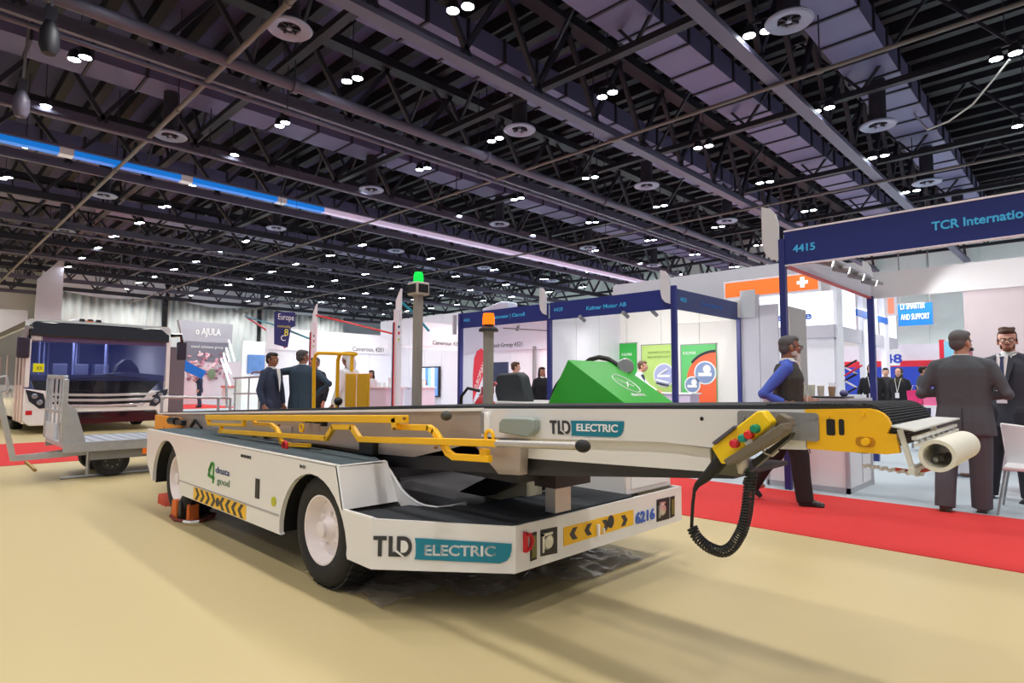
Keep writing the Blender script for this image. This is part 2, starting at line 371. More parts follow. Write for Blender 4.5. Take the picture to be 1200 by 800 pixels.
# upper walkway deck
wd = MB().xy([(-6.93, 1.815), (-3.17, 1.815), (-3.16, 2.10), (-3.5, 2.24), (-6.93, 2.24)], .735, .768).build('walkway', deckt, L)
MB().xy([(-5.75, 2.02), (-5.35, 2.06), (-5.35, 2.09), (-5.75, 2.05)], .768, .772).build('deck_slot', black, wd)
MB().xy([(-4.65, 2.08), (-4.0, 2.12), (-4.0, 2.15), (-4.65, 2.11)], .768, .772).build('deck_slot', black, wd)
MB().prism([(-3.172, 1.80, .768), (-3.162, 2.135, .768), (-3.085, 2.165, .53), (-3.092, 1.80, .53)], (-.02, 0, 0)).build('step_plate', white, L)
# curved inner plate
cur = [at(450, 542, y=2.13), at(457, 552, y=2.15), at(463, 562, y=2.17), at(470, 573, y=2.19), at(478, 581, y=2.2), at(488, 588, y=2.22), at(498, 592, y=2.25), at(512, 594, y=2.28), at(528, 592.5, y=2.36), at(545, 589, y=2.5)]
inn = [(p.x-.01, p.y+.03, .45) for p in cur][::-1]
m = MB(); n = len(cur); lo = [(p.x, p.y, .44) for p in cur]
m.add([tuple(p) for p in cur]+lo+[(p.x, p.y+.015, p.z) for p in cur]+[(a, b+.015, c) for a, b, c in lo],
      [(k, k+1, n+k+1, n+k) for k in range(n-1)]+[(2*n+k, 3*n+k, 3*n+k+1, 2*n+k+1) for k in range(n-1)]+[(k, 2*n+k, 2*n+k+1, k+1) for k in range(n-1)])
m.build('curved_plate', white, L, smooth=60)
MB().tube([tuple(p) for p in cur], .006, 6).tube([(-3.172, 1.803, .766), (-3.092, 1.803, .53)], .006, 6).tube([(-3.172, 1.803, .768), (-3.16, 2.12, .77)], .005, 6).build('edge_bead', trimw, L, kind='stuff')
# front deck
MB().xy([(-3.09, 1.815), (-2.80, 1.815), (-2.24, 2.32), (-2.24, 3.44), (-3.0, 3.44), (-2.75, 2.9), (-2.75, 2.45), (-2.95, 2.28), (-3.02, 2.2)], .485, .512).build('front_deck', M('black_grip_deck', (44, 48, 54), .9, bump=.6, bscale=260), L)
# chamfer plate and front plate
d = Vector((.57, .51, 0)).normalized(); nrm = Vector((.51, -.57, 0)).normalized()
MB().prism([(-2.80, 1.80, .265), (-2.23, 2.31, .255), (-2.23, 2.31, .497), (-2.80, 1.80, .527)], -nrm*.02).build('corner_plate', white, L)
fp = MB().box(-2.25, -2.23, 2.31, 4.06, .255, .500).build('front_plate', white, L, bevel=.003)
MB().box(-2.4, -2.25, 4.02, 4.06, .26, .5).build('front_plate_return', white, L)
# chassis below
MB().box(-6.6, -2.5, 2.25, 3.9, .30, .46).box(-6.8, -4.2, 2.28, 3.95, .46, .70).build('chassis', dkst, L)
MB().box(-6.2, -6.05, 1.9, 4.0, .26, .42).build('rear_axle', dkst, L); MB().box(-3.53, -3.4, 1.95, 3.95, .26, .42).build('front_axle', dkst, L)
# wheels: tyre tread blocks are parts of the tyre
rim_m = M('cream_white_rim', (236, 226, 226), .35, coat=.2)
def wheel(x, y, s):
    """s = -1 outer face towards the camera side"""
    R = .348; o = (x, y, R)
    prof = [(.20, .02), (.215, 0), (.27, -.008), (.318, .004), (.338, .03), (R, .06), (R, .22), (.338, .245), (.27, .262), (.2, .25)]
    wmesh = MB().lathe([(r, h) for r, h in prof], o, (0, -s, 0), 48)
    w_ = wmesh.build('wheel', black, L, smooth=50)
    b = MB()
    for k in range(40):
        for q in range(4):
            a = 2*PI*(k+.5*(q % 2))/40; c = Vector((x+math.cos(a)*(R+.003), y-s*(.052+q*.055), R+math.sin(a)*(R+.003)))
            t = Vector((-math.sin(a), 0, math.cos(a))); rr = Vector((math.cos(a), 0, math.sin(a)))
            b.obox(c, (t+Vector((0, .25*(-1)**q, 0))).normalized()*.019, Vector((0, .021, 0)), rr*.006)
    b.build('tread', black, w_, kind='stuff')
    r = MB().lathe([(.205, .015), (.21, .0), (.2, .0), (.188, .02), (.18, .05), (.165, .075), (.12, .075), (.09, .06), (.075, .06), (.06, .03), (.045, .015), (0, .012)], o, (0, -s, 0), 40)
    r.build('rim', rim_m, w_, smooth=40)
    h = MB().lathe([(.05, .03), (.05, -.005), (.03, -.012), (0, -.012)], o, (0, -s, 0), 20)
    h.build('hub_cap', rim_m, w_, smooth=40)
    for k in range(6):
        a = k*PI/3+.3; c = Vector((x+.1*math.cos(a), y, R+.1*math.sin(a))); MB().cyl(c+Vector((0, -s*.07, 0)), c+Vector((0, -s*.045, 0)), .011, 8).build('wheel_nut', rim_m, w_)
    MB().tube([(x+.11, y-s*.06, R-.1), (x+.15, y-s*.02, R-.125)], .005, 6).build('valve', blackp, w_)
wheel(-3.455, 1.86, -1); wheel(-6.20, 1.87, -1); wheel(-3.455, 4.0, 1); wheel(-6.20, 4.0, 1)
MB().xz(arch(-3.47, .26, .45, -3.92, -3.02, .262, .262)+arch(-3.47, .26, .43, -3.9, -3.04, .262, .262)[::-1], 1.832, 2.2).box(-3.92, -3.15, 2.2, 2.22, .3, .66).build('wheel_arch_liner', blackp, L); MB().xz(arch(-6.3, .3, .42, -6.72, -5.88, .26, .26)+arch(-6.3, .3, .4, -6.7, -5.9, .26, .26)[::-1], 1.832, 2.2).box(-6.72, -5.88, 2.2, 2.22, .22, .66).build('wheel_arch_liner', blackp, L)
MB().box(-6.66, -6.53, 1.93, 2.0, .50, .60).build('rear_lamp', white2, L); MB().box(-6.68, -6.55, 1.93, 2.0, .3, .42).build('rear_bracket', greyp, L)
# lettering on the near side
sx = Vector((1, 0, 0)); sz = Vector((0, 0, 1)); ys = 1.797
f4 = MB()
for a_, b_ in (((-5.19, .50), (-5.12, .60)), ((-5.12, .60), (-5.085, .595)), ((-5.085, .60), (-5.085, .445)), ((-5.20, .50), (-5.06, .485)), ((-5.19, .53), (-5.13, .60))): f4.bar((a_[0], ys, a_[1]), (b_[0], ys, b_[1]), .004, .026)
f4.build('number_sign', green, L, label='green figure four')
text('lettering', 'dnata', .072, (-5.035, ys, .535), sx, sz, M('slate_lettering', (70, 84, 130), .5), L, width=.28)
text('lettering', 'good', .072, (-5.0, ys, .455), sx, sz, M('slate_green_lettering', (120, 150, 120), .5), L, width=.25)
hz = MB().box(-5.52, -4.43, 1.797, 1.80, .262, .365).build('hazard_strip', M('hazard_yellow', (245, 190, 20), .4), L)
for k in range(9):
    c = -5.45+k*.12; s = 1 if k < 4 else -1
    if k == 4: continue
    MB().xz([(c-.03, .265), (c+.02, .265), (c+.055*s+.02, .315), (c+.02, .362), (c-.03, .362), (c+.055*s-.03, .315)], 1.795, 1.798).build('chevron', charcoal, hz)
MB().cyl((-4.97, 1.798, .313), (-4.97, 1.794, .313), .035, 16).build('round_mark', charcoal, hz)
MB().cyl((-3.98, 1.80, .455), (-3.98, 1.793, .455), .032, 18).build('round_sticker', M('yellow_green', (190, 190, 30), .5), L)
text('lettering', 'HYDRODECK', .03, (-4.55, ys, .70), sx, sz, charcoal, L)
text('lettering', 'Ru 5.5', .028, (-3.62, ys, .715), sx, sz, charcoal, L)
# corner plate lettering (u along the plate)
def cp(u, z, off=.003): return Vector((-2.80, 1.80, 0))+d*u+nrm*off+Vector((0, 0, z))
def poly(name, pts, mat, par, th=.002): return MB().prism([tuple(cp(u, z)) for u, z in pts], -nrm*-th).build(name, mat, par)
def tld(o, ex, ez, n, s, par, extra):
    """three letter mark T L D, cut by a slanted white stroke, and the band; s = letter height"""
    f = lambda u, v, k=0: Vector(o)+ex*(u*s)+ez*(v*s)+n*(.002+k)
    P = lambda nm, pts, mt, k=0: MB().prism([f(u, v, k) for u, v in pts], n*.0015).build(nm, mt, par)
    P('letter', [(0, .8), (0, 1), (.68, 1), (.68, .8), (.44, .8), (.44, 0), (.24, 0), (.24, .8)], charcoal)
    P('letter', [(.78, 0), (.78, 1), (.98, 1), (.98, .22), (1.28, .22), (1.28, 0)], charcoal)
    D = [(1.2, 0), (1.2, 1), (1.55, 1)] + [(1.55+.42*math.cos(math.radians(a)), .5+.5*math.sin(math.radians(a))) for a in range(75, -76, -15)] + [(1.55, 0)]
    P('letter', D, charcoal)
    D2 = [(1.4, .2), (1.4, .8), (1.54, .8)] + [(1.54+.24*math.cos(math.radians(a)), .5+.3*math.sin(math.radians(a))) for a in range(75, -76, -15)] + [(1.54, .2)]
    P('letter_counter', D2, white, .0006)
    P('slanted_stroke', [(1.02, .32), (1.1, .42), (1.62, -.02), (1.5, -.02)], white, .0012)
    P('band', extra, teal)
ez = Vector((0, 0, 1))
tld(cp(.012, .335), d, Vector((-.0, 0, 1)), nrm, .105, L, [(2.1, -.12), (2.16, .12), (2.16, .62), (2.1, .93), (6.98, .72), (6.98, .4), (6.9, .1), (6.75, -.1), (6.4, -.25)])
text('lettering', 'ELECTRIC', .075, cp(.285, .345, .0045), d, ez, trimw, L, width=.375, bold=.002)
# front plate details, x = -2.23 plane
def fy(u, v): p = at(u, v, x=-2.225); return p.y, p.z
def fpoly(name, px, mat, par, x=-2.23, th=.003): return MB().yz([fy(*q) for q in px], x, x+th).build(name, mat, par)
hp = fpoly('hazard_panel', [(661, 640), (661, 618), (742.6, 597), (742.6, 614.6)], M('hazard_yellow'), L)
def chev(u, dirn):
    y0, z0 = fy(u, 628-(u-661)*.262); h = .034; s = dirn*.03
    MB().yz([(y0-.02, z0-h), (y0+.025, z0-h), (y0+.025-s, z0), (y0+.025, z0+h), (y0-.02, z0+h), (y0-.02-s, z0)], -2.227, -2.2255).build('chevron', charcoal, hp)
for u in (674, 691): chev(u, 1)
for u in (708, 730): chev(u, -1)
y0, z0 = fy(716, 611); MB().yz([(y0+.035*math.cos(k*PI/8), z0+.04*math.sin(k*PI/8)) for k in range(16)], -2.227, -2.2255).build('round_mark', charcoal, hp)
y0, z0 = fy(700, 620); MB().box(-2.226, -2.21, y0-.01, y0+.008, z0-.04, z0+.03).build('tow_pin', trimw, L); MB().box(-2.226, -2.21, y0+.05, y0+.06, z0-.03, z0+.0).build('tow_pin', trimw, L)
p = fy(745, 614); text('number', '6216', .098, (-2.2245, p[0], p[1]+.002), (0, 1, 0), (0, 0, 1), M('blue_number', (30, 90, 190), .4), L, width=.235, bold=.003)
lamp_m = M('clear_lamp', (205, 205, 200), .15, .6); amber = M('olive_lens', (110, 105, 50), .3)
for px in ([(634, 652), (634, 621), (653.5, 617), (653.5, 648)], [(770, 611.5), (770, 585.5), (785, 582), (785, 607.5)]):
    h = fpoly('headlight', px, blackp, L); y0, z0 = fy(sum(a for a, b in px)/4-1, sum(b for a, b in px)/4)
    MB().lathe([(.0, .012), (.035, .010), (.045, .0)], (-2.228, y0, z0), (1, 0, 0), 20).build('lens', lamp_m, h)
    MB().box(-2.228, -2.218, y0-.055, y0+.03, z0+.038, z0+.052).box(-2.228, -2.218, y0-.055, y0-.04, z0-.05, z0+.05).build('lamp_bracket', lamp_m, h)
for px in ([(622, 658), (622, 625), (629.5, 622.5), (629.5, 655)], [(786, 607), (786, 582), (791, 580.6), (791, 604.5)]):
    h = fpoly('indicator', px, blackp, L); ya, za = fy(px[0][0]+1, px[0][1]-4); yb, zb = fy(px[2][0]-1, px[2][1]+4); MB().box(-2.228, -2.222, min(ya, yb), max(ya, yb), min(za, zb), max(za, zb)).build('lens', amber, h)
th = MB(); y0, z0 = fy(618, 634); P = [(y0-.03, z0-.052), (y0-.03, z0+.052), (y0+.015, z0+.035), (y0+.034, z0), (y0+.015, z0-.045)]
th.yz([(P[0]), (P[1]), (P[1][0]+.02, P[1][1]), (P[0][0]+.02, P[0][1])], -2.228, -2.21)
th.tube([(-2.215, a, b) for a, b in [(y0-.02, z0+.04), (y0+.015, z0+.033), (y0+.03, z0), (y0+.015, z0-.036), (y0-.02, z0-.044)]], .011, 8)
th.build('tow_hook', red, L, label='red tow hook')
# battery and drive cabinet, driver's place
cab = MB().box(-3.6, -2.30, 3.44, 4.03, .50, 1.10).build('cabinet', white, L, bevel=.008)
MB().box(-2.299, -2.293, 3.50, 3.98, .535, .72).build('cabinet_door', white2, cab, bevel=.003)
MB().cyl((-2.78, 3.438, .77), (-2.78, 3.43, .77), .008, 8).build('lock', steel, cab)
gr = M('green_hood', (46, 176, 44), .35, coat=.3, var=.05, scale=1.5)
hd = MB().xz([(-2.99, 1.085), (-2.79, 1.42), (-2.28, 1.105), (-2.28, 1.08)], 3.44, 4.06).build('hood', gr, L, label='bright green wedge hood')
a0 = Vector((-2.79, 3.44, 1.42)); dn = Vector((.51, 0, -.315)).normalized(); hn = Vector((.315, 0, .51)).normalized()
rg = MB(); cc = a0+dn*.33+Vector((0, .33, 0))+hn*.004
rg.tube([cc+dn*(.12*math.cos(t*PI/14))+Vector((0, .1*math.sin(t*PI/14), 0)) for t in range(28)], .004, 6, closed=True)
rg.bar(cc-dn*.05-Vector((0, .05, 0)), cc+dn*.04+Vector((0, .05, 0)), .008).bar(cc+dn*.05-Vector((0, .04, 0)), cc-dn*.02+Vector((0, .04, 0)), .008)
rg.build('hood_emblem', trimw, hd)
text('hood_lettering', 'electric', .06, a0+dn*.50+Vector((0, .2, 0))+hn*.004, (0, 1, 0), -dn, trimw, hd)
bs = MB().prism([at(583, 475, y=3.55), at(579, 458, y=3.55), at(580, 441, y=3.55), at(584, 437.5, y=3.55), at(606, 436, y=3.55), at(611, 440, y=3.55), at(615, 458, y=3.55), at(618, 476, y=3.55)], (0, .10, 0)).build('seat_back', M('charcoal_vinyl', (48, 54, 58), .6, bump=.2), L, bevel=.02)
MB().box(-3.75, -3.25, 3.45, 4.0, 1.0, 1.07).build('seat', M('charcoal_vinyl'), L, bevel=.02)
MB().box(-3.62, -3.36, 3.47, 3.5, 1.05, 1.085).build('seat_trim', orange, L)
sw = MB(); cc = Vector((-3.02, 3.75, 1.2)); e1 = Vector((0, 1, 0)); e2 = Vector((.5, 0, .85)).normalized()
sw.tube([cc+e1*(.19*math.cos(t*PI/14))+e2*(.19*math.sin(t*PI/14)) for t in range(28)], .016, 8, closed=True)
for a in (0, 2.1, 4.2): sw.bar(cc, cc+e1*(.19*math.cos(a))+e2*(.19*math.sin(a)), .02)
sw.build('steering_wheel', blackp, L)
ar = MB().tube([Vector((-2.98, 3.95, 1.25))+Vector((.02*k, .10*math.sin(k*.5)*0, 0))+Vector((.17*math.cos(PI*k/8)*-1, .05*k/8, .21*math.sin(PI*k/8))) for k in range(9)], .02, 8).build('grab_hoop', blackp, L)
mr = at(733, 429, y=4.0); MB().lathe([(0, .02), (.055, .015), (.065, 0), (0, -.01)], mr, (.6, -.7, .1), 20).build('round_mirror', steel, L)
MB().tube([mr+Vector((0, .02, 0)), mr+Vector((-.05, .02, -.12))], .012, 6).build('mirror_arm', blackp, L)
# beacons
for (x, y, zt, wdt, bc, nm) in ((-4.10, 3.05, 1.985, .06, (10, 200, 70), 'green'), (-3.23, 3.05, 1.63, .055, (255, 120, 0), 'orange')):
    q = MB().box(x-wdt/2, x+wdt/2, y-wdt/2, y+wdt/2, .7, zt).build('beacon_post', M('taupe_post', (164, 156, 146), .5, .2), L)
    if nm == 'green':
        MB().box(x-.07, x+.07, y-.065, y+.065, zt, zt+.11).build('beacon_box', M('beige_box', (200, 190, 180), .5), q, bevel=.01)
        MB().box(x+.068, x+.074, y-.05, y+.05, zt+.02, zt+.09).box(x-.055, x+.055, y-.072, y-.064, zt+.02, zt+.09).build('beacon_window', blackp, q); z2 = zt+.11
    else:
        MB().lathe([(.0, .0), (.075, .0), (.07, .02), (.04, .04), (.04, .06)], (x, y, zt), (0, 0, 1), 20).build('beacon_base', blackp, q); z2 = zt+.05
    MB().lathe([(.046, 0), (.046, .05), (.04, .085), (0, .09)] if nm == 'orange' else [(.044, 0), (.042, .06), (.034, .09), (0, .095)], (x, y, z2), (0, 0, 1), 20).build('beacon_lens', M(nm+'_beacon', bc, .25, emit=.9), q, label=nm+' beacon')
# rear guard rail, yellow
yp = 3.62; G = L
def Y(u, v): return at(u, v, y=yp)
b0 = Y(368, 478); b1 = Y(368, 422); b2 = Y(370, 415.5); b3 = Y(374, 413.5); b4 = Y(417, 415)
MB().tube([(b0.x, yp, .7), b1, b2, b3, b4], .022, 10).build('guard_rail', yellow, L)
b5 = Y(396, 422); b6 = Y(398, 416); MB().tube([(b5.x, yp, .7), b5, b6], .022, 10).build('guard_post', yellow, L)
b7 = Y(412.5, 415); MB().tube([b7, (b7.x, yp, b7.z-.2)], .02, 10).build('guard_post', yellow, L)
for u0, u1 in ((406.5, 417), (420, 433)):
    q0 = Y(u0, 437); q1 = Y(u1, 437.5); MB().box(q0.x, q1.x, yp-.02, yp+.01, q1.z-.38, q1.z).build('guard_board', M('ochre_board', (222, 165, 0), .5), L, bevel=.006)
q0 = Y(401, 470); MB().tube([(q0.x, yp-.05, .8), (q0.x, yp-.05, q0.z-.03)], .01, 6).ball((q0.x, yp-.05, q0.z), .05).build('knob_lever', blackp, L)
# ---- conveyor boom ----
yb = 2.20; yf = 2.88
def bz(x):
    pts = [(-8.08, .874), (-3.12, 1.090), (-2.1, 1.120), (-.73, 1.162), (-.4, 1.170)]
    for (a, za), (b, zb) in zip(pts, pts[1:]):
        if x <= b: return za+(zb-za)*(x-a)/(b-a)
    return pts[-1][1]
boom = MB()
front = [(-2.38, bz(-2.38)), (-.73, bz(-.73)), (-.735, 1.024), (-1.1, 1.005), (-1.29, 1.011), (-2.0, .978), (-2.38, .962)]
boom.xz(front, yb, yb+.02).xz(front, yf-.02, yf).build('boom_side', white, L, smooth=20)
rear = [(-8.05, bz(-8.05)-.01), (-2.38, bz(-2.38)-.01), (-2.38, .94), (-3.0, .80), (-5.2, .72), (-6.3, .74), (-8.05, .70)]
MB().xz(rear, yb+.012, yb+.03).xz(rear, yf-.03, yf-.01).build('boom_side_rear', M('taupe_aluminium', (176, 164, 156), .4, .35, var=.08, scale=2, stretch=(1, 1, 20)), L, label='brushed taupe aluminium rear side')
MB().prism([(-8.05, yb-.004, bz(-8.05)-.012), (-2.38, yb-.004, bz(-2.38)-.012), (-2.38, yb-.004, bz(-2.38)+.004), (-8.05, yb-.004, bz(-8.05)+.004)], (0, .02, 0)).build('boom_edge', trimw, L)
MB().prism([(-6.3, yb+.002, .90), (-6.3, yb+.002, .80), (-4.6, yb+.002, .80), (-4.6, yb+.002, .90)], (0, .01, 0)).build('cover_plate', alu, L)
low = [(-2.33, .963), (-1.29, 1.008), (-1.1, .998), (-1.1, .908), (-2.02, .875), (-2.33, .87)]
MB().xz(low, yb+.03, yb+.05).build('lower_side', white, L, smooth=20)
MB().xz([(-4.0, .70), (-3.2, .79), (-2.0, .88), (-1.02, .905), (-1.02, .887), (-2.0, .792), (-3.1, .715)], yb+.06, yb+.62).build('lift_beam', dkst, L)
MB().box(-1.1, -1.0, yb+.04, yb+.1, .9, 1.0).build('end_block', M('olive_block', (90, 85, 60), .6), L)
MB().xz([(-2.44, .945), (-2.06, .965), (-2.07, .795), (-2.22, .785)], yb-.03, yb+.03).build('support_bracket', M('taupe_aluminium'), L, bevel=.004)
MB().xz([(-3.55, .83), (-2.3, .80), (-2.3, .70), (-3.5, .72)], yb+.2, yb+.5).build('lift_cylinder', dkst, L)
MB().xz([(-3.2, .5), (-2.95, .5), (-2.2, .82), (-2.5, .82)], 2.75, 2.85).build('lift_arm', blackp, L)
ppx = MB(); ppx.box(-2.32, -2.245, 2.65, 2.79, .51, .66); ppx.build('rest_block', alu, L); MB().box(-2.36, -2.2, 2.6, 2.92, .66, .79).build('rest_pad', M('maroon_black_pad', (52, 40, 42), .6), L)
MB().box(-6.6, -3.3, 2.3, 2.8, .7, .74).build('boom_bed', dkst, L)
# grey roller cover and white guide, brackets behind the rails
g = MB(); c0 = at(583, 505, y=2.17); g.xz([(-2.20, 1.0), (-2.20, 1.05), (-2.17, 1.075), (-2.0, 1.08), (-1.96, 1.075), (-1.96, 1.02), (-2.0, .985)], yb-.05, yb).build('roller_cover', M('grey_green_cover', (150, 160, 152), .5), L, bevel=.008)
MB().box(-2.345, -2.31, yb-.02, yb+.01, .985, 1.095).build('guide_strip', trimw, L, bevel=.008); MB().box(-2.375, -2.352, yb-.012, yb+.01, .98, 1.09).build('guide_strip', greyp, L)
for (x0, x1, z0, z1) in ((-4.32, -4.26, .945, 1.0), (-4.2, -4.14, .945, 1.0), (-4.08, -4.05, .93, .98), (-3.55, -3.38, .78, .88), (-4.45, -4.4, .96, .98)): MB().box(x0, x1, yb-.03, yb+.02, z0, z1).build('catch', blackp, L, bevel=.006)
# yellow nose
def bp(u, v): p = at(u, v, y=yb); return (p.x, p.z)
nose = [bp(*q) for q in [(943.5, 479.5), (1017, 478.5), (1027, 480.5), (1035, 484.5), (1040.5, 490), (1044, 497.5), (1042, 503), (1039.5, 508), (1050, 509), (1055, 530.5), (1039.5, 532), (990, 529), (946.5, 525.5)]]
ns = MB().xz(nose, yb-.004, yb+.02).build('boom_nose', yellow, L, smooth=20, label='yellow boom nose plate'); MB().xz([(x-.09, z-.012) for x, z in nose], yf-.02, yf).build('boom_nose', yellow, L, smooth=20, label='yellow boom nose plate')
for r_ in ((969.5, 979, 491, 509.5), (984, 989.5, 491, 509.5)):
    a = bp(r_[0], r_[3]); b = bp(r_[1], r_[2]); MB().xz(rrect(a[0], b[0], a[1], b[1], .006), yb-.007, yb-.0035).build('slot', blackp, ns)
a = bp(1003.5, 522.5); b = bp(1026, 512.5); MB().xz(rrect(a[0], b[0], a[1], b[1], .012), yb-.007, yb-.0035).build('oval_slot', M('ochre_dark', (190, 130, 0), .5), ns)
a = bp(1016, 517); MB().lathe([(.012, 0), (.012, .02), (0, .022)], (a[0], yb-.006, a[1]), (0, -1, 0), 14).build('adjuster', yellow, ns)
for q in ((1011, 484.5), (970, 487.5)): a = bp(*q); MB().lathe([(.009, 0), (.009, .008), (0, .008)], (a[0], yb-.003, a[1]), (0, -1, 0), 12).build('bolt', yellow, ns)
a = bp(866, 511); b = bp(960, 484); pl = MB().xz(rrect(a[0], b[0], a[1], b[1], .012), yb-.012, yb-.004).build('mounting_plate', greyp, L)
for q in ((955, 488), (954, 506), (872, 489)): a = bp(*q); MB().lathe([(.009, 0), (.009, .006), (0, .006)], (a[0], yb-.012, a[1]), (0, -1, 0), 12).build('bolt', greyp, pl)
a = bp(822.5, 490.5); MB().cyl((a[0], yb-.002, a[1]), (a[0], yb+.0, a[1]), .008, 14).build('hole', blackp, L)
a = bp(822.5, 490.5)
tld(Vector((-1.894, yb-.001, 1.008)), Vector((1, 0, .035)).normalized(), Vector((-.035, 0, 1)).normalized(), Vector((0, -1, 0)), .064, L,
    [(2.02, -.08), (2.08, .12), (2.08, .7), (2.02, 1.0), (6.6, 1.0), (6.6, .8), (6.5, .35), (6.3, .05), (6.0, -.08)])
text('lettering', 'ELECTRIC', .046, (-1.73, yb-.0055, 1.032), (1, 0, .03), (0, 0, 1), trimw, L, width=.225, bold=.001)
# belt: closed loop with cross ribs over the drum
belt = M('black_belt', (36, 38, 42), .75, bump=.3, bscale=90)
bt = MB(); prof = [(-8.1, bz(-8.1)+.012), (-3.12, bz(-3.12)+.014), (-.62, bz(-.62)+.016)]
drc = (-.562, 1.103); prof += [(drc[0]+.079*math.sin(math.radians(a)), drc[1]+.079*math.cos(math.radians(a))) for a in range(10, 181, 14)]
prof += [(-.8, 1.032), (-2.0, .996), (-3.0, .9), (-7.8, .76), (-8.15, .80)]
bt.xz(prof, yb+.022, yf-.022); b_ = bt.build('belt', belt, L, smooth=50)
rb = MB()
for a in range(0, 150, 7):
    t = math.radians(a); c = Vector((drc[0]+.080*math.sin(t), (yb+yf)/2, drc[1]+.080*math.cos(t))); rb.obox(c, Vector((math.cos(t), 0, -math.sin(t)))*.0028, Vector((0, (yf-yb)/2-.024, 0)), Vector((math.sin(t), 0, math.cos(t)))*.004)
for k in range(24): x = -.6-k*.012; rb.box(x, x+.006, yb+.024, yf-.024, bz(x)+.012, bz(x)+.019)
rb.build('belt_rib', belt, b_, kind='stuff')
# front bumper roller assembly
cream = M('cream_foam', (228, 224, 208), .6, var=.03); zt = 1.085
tr = MB().prism([(-.47, 2.16, 1.118), (-.41, 2.17, 1.106), (-.377, 2.75, 1.122), (-.455, 2.75, 1.124)], (0, 0, .005)).build('transfer_plate', M('white_aluminium', (222, 222, 216), .35, .2), L)
tc_ = Vector((-.353, 2.15, 1.040)); R1 = .047
ro = MB().lathe([(.036, .0), (R1, .0), (R1, .48), (.036, .48)], tc_, (0, 1, 0), 36); ro.lathe([(.036, .0), (.036, .48)], tc_, (0, 1, 0), 36)
ro.build('bumper_roller', cream, L, smooth=40)
for k in range(5): MB().cyl(tc_+Vector((-.015+.006*k, .06+.05*k, -.018)), tc_+Vector((-.015+.006*k, .10+.05*k, -.012)), .008, 8).build('spring', steel, L)
MB().bar((-.455, 2.2, 1.11), (-.425, 2.2, .985), .014).bar((-.455, 2.7, 1.11), (-.42, 2.7, .99), .014).bar((-.425, 2.18, .985), (-.42, 2.7, .99), .018).build('roller_frame', M('white_aluminium'), L)
MB().bar((-.415, 2.18, 1.085), (-.39, 2.74, 1.10), .012, .010).bar((-.41, 2.18, 1.065), (-.385, 2.74, 1.085), .010, .008).build('roller_rail', M('white_aluminium'), L)
for k in range(7): MB().obox((-.412+.003*k, 2.22+k*.075, 1.078+.002*k), (.008, 0, 0), (0, .012, 0), (0, 0, .004)).build('clip', steel, L)
MB().tube([(-.47, 2.2, .985), (-.42, 2.25, .975), (-.39, 2.35, .985), (-.38, 2.5, .985)], .006, 6).build('wire_harness', M('wire_red', (190, 70, 60), .5), L)
ch = MB(); 
for k in range(14): ch.obox((-.56+k*.012, 2.21, .985-.001*k+.004*(k % 2)), (.005, 0, 0), (0, .008, 0), (0, 0, .005))
ch.build('energy_chain', alu, L, kind='stuff')
# yellow handrails on plane y = 2.06
yr = 2.06
def rp(u, v, y=yr): return at(u, v, y=y)
def rail(px, w, y=yr, nm='handrail'):
    P = [rp(u, v, y) for u, v in px]; m = MB()
    for a, b in zip(P, P[1:]):
        e = (b-a).normalized()*w*.3; m.bar(a-e, b+e, .032, w)
    return m.build(nm, yellow, L, bevel=.004)
rail([(243, 489), (475, 491)], .046)
rail([(244, 492), (245, 497)], .03); rail([(245, 497), (286, 498)], .026); rail([(286, 498), (286, 492)], .03)
rail([(258, 505), (383, 513.5), (391, 500), (413, 500.5), (422, 514.5), (581, 519)], .036)
rail([(259, 505), (260, 498)], .03)
rail([(298, 493), (299, 496), (318, 497.5), (324, 502), (328, 509)], .028, 2.09); rail([(328, 513), (330, 518), (340, 521), (362, 522)], .028, 2.09)
rail([(463, 492), (464, 500)], .05); rail([(466, 500), (503, 501), (509, 505), (515, 514)], .034, 2.09); rail([(520, 521), (525, 530), (532, 535), (573, 537.5)], .034, 2.09)
rail([(568, 535), (568, 529)], .05, 2.09)
for u, v in ((573.5, 511), (353.5, 501)):
    p = rp(u, v); MB().tube([p+Vector((.028*math.cos(k*PI/8), 0, .028*math.sin(k*PI/8))) for k in range(16)], .009, 8, closed=True).build('rope_eye', yellow, L)
for u, v in ((512, 524), (463, 502), (328, 498), (475, 490)): p = rp(u, v, 2.04); MB().lathe([(.008, 0), (.008, .015), (0, .016)], p, (0, -1, 0), 10).build('pivot_bolt', M('rust_bolt', (130, 84, 20), .6), L)
MB().tube([rp(582, 519.5), rp(678, 522.5)], .018, 12).build('grip_tube', alu, L)
p = rp(683, 522.5, 2.06); MB().ball(p, (.037, .03, .028), 16).build('grip_knob', black, L, label='black rubber knob')
p = rp(523, 487, 2.13); MB().ball(p, (.035, .03, .027), 16).build('grip_knob', M('dark_grey_knob', (70, 68, 62), .7), L)
p = rp(334, 523, 2.0); MB().tube([p+Vector((.03*math.cos(k*PI/8), 0, .034*math.sin(k*PI/8))) for k in range(16)], .012, 8, closed=True).build('lifting_eye', red, L, label='red ring shackle')
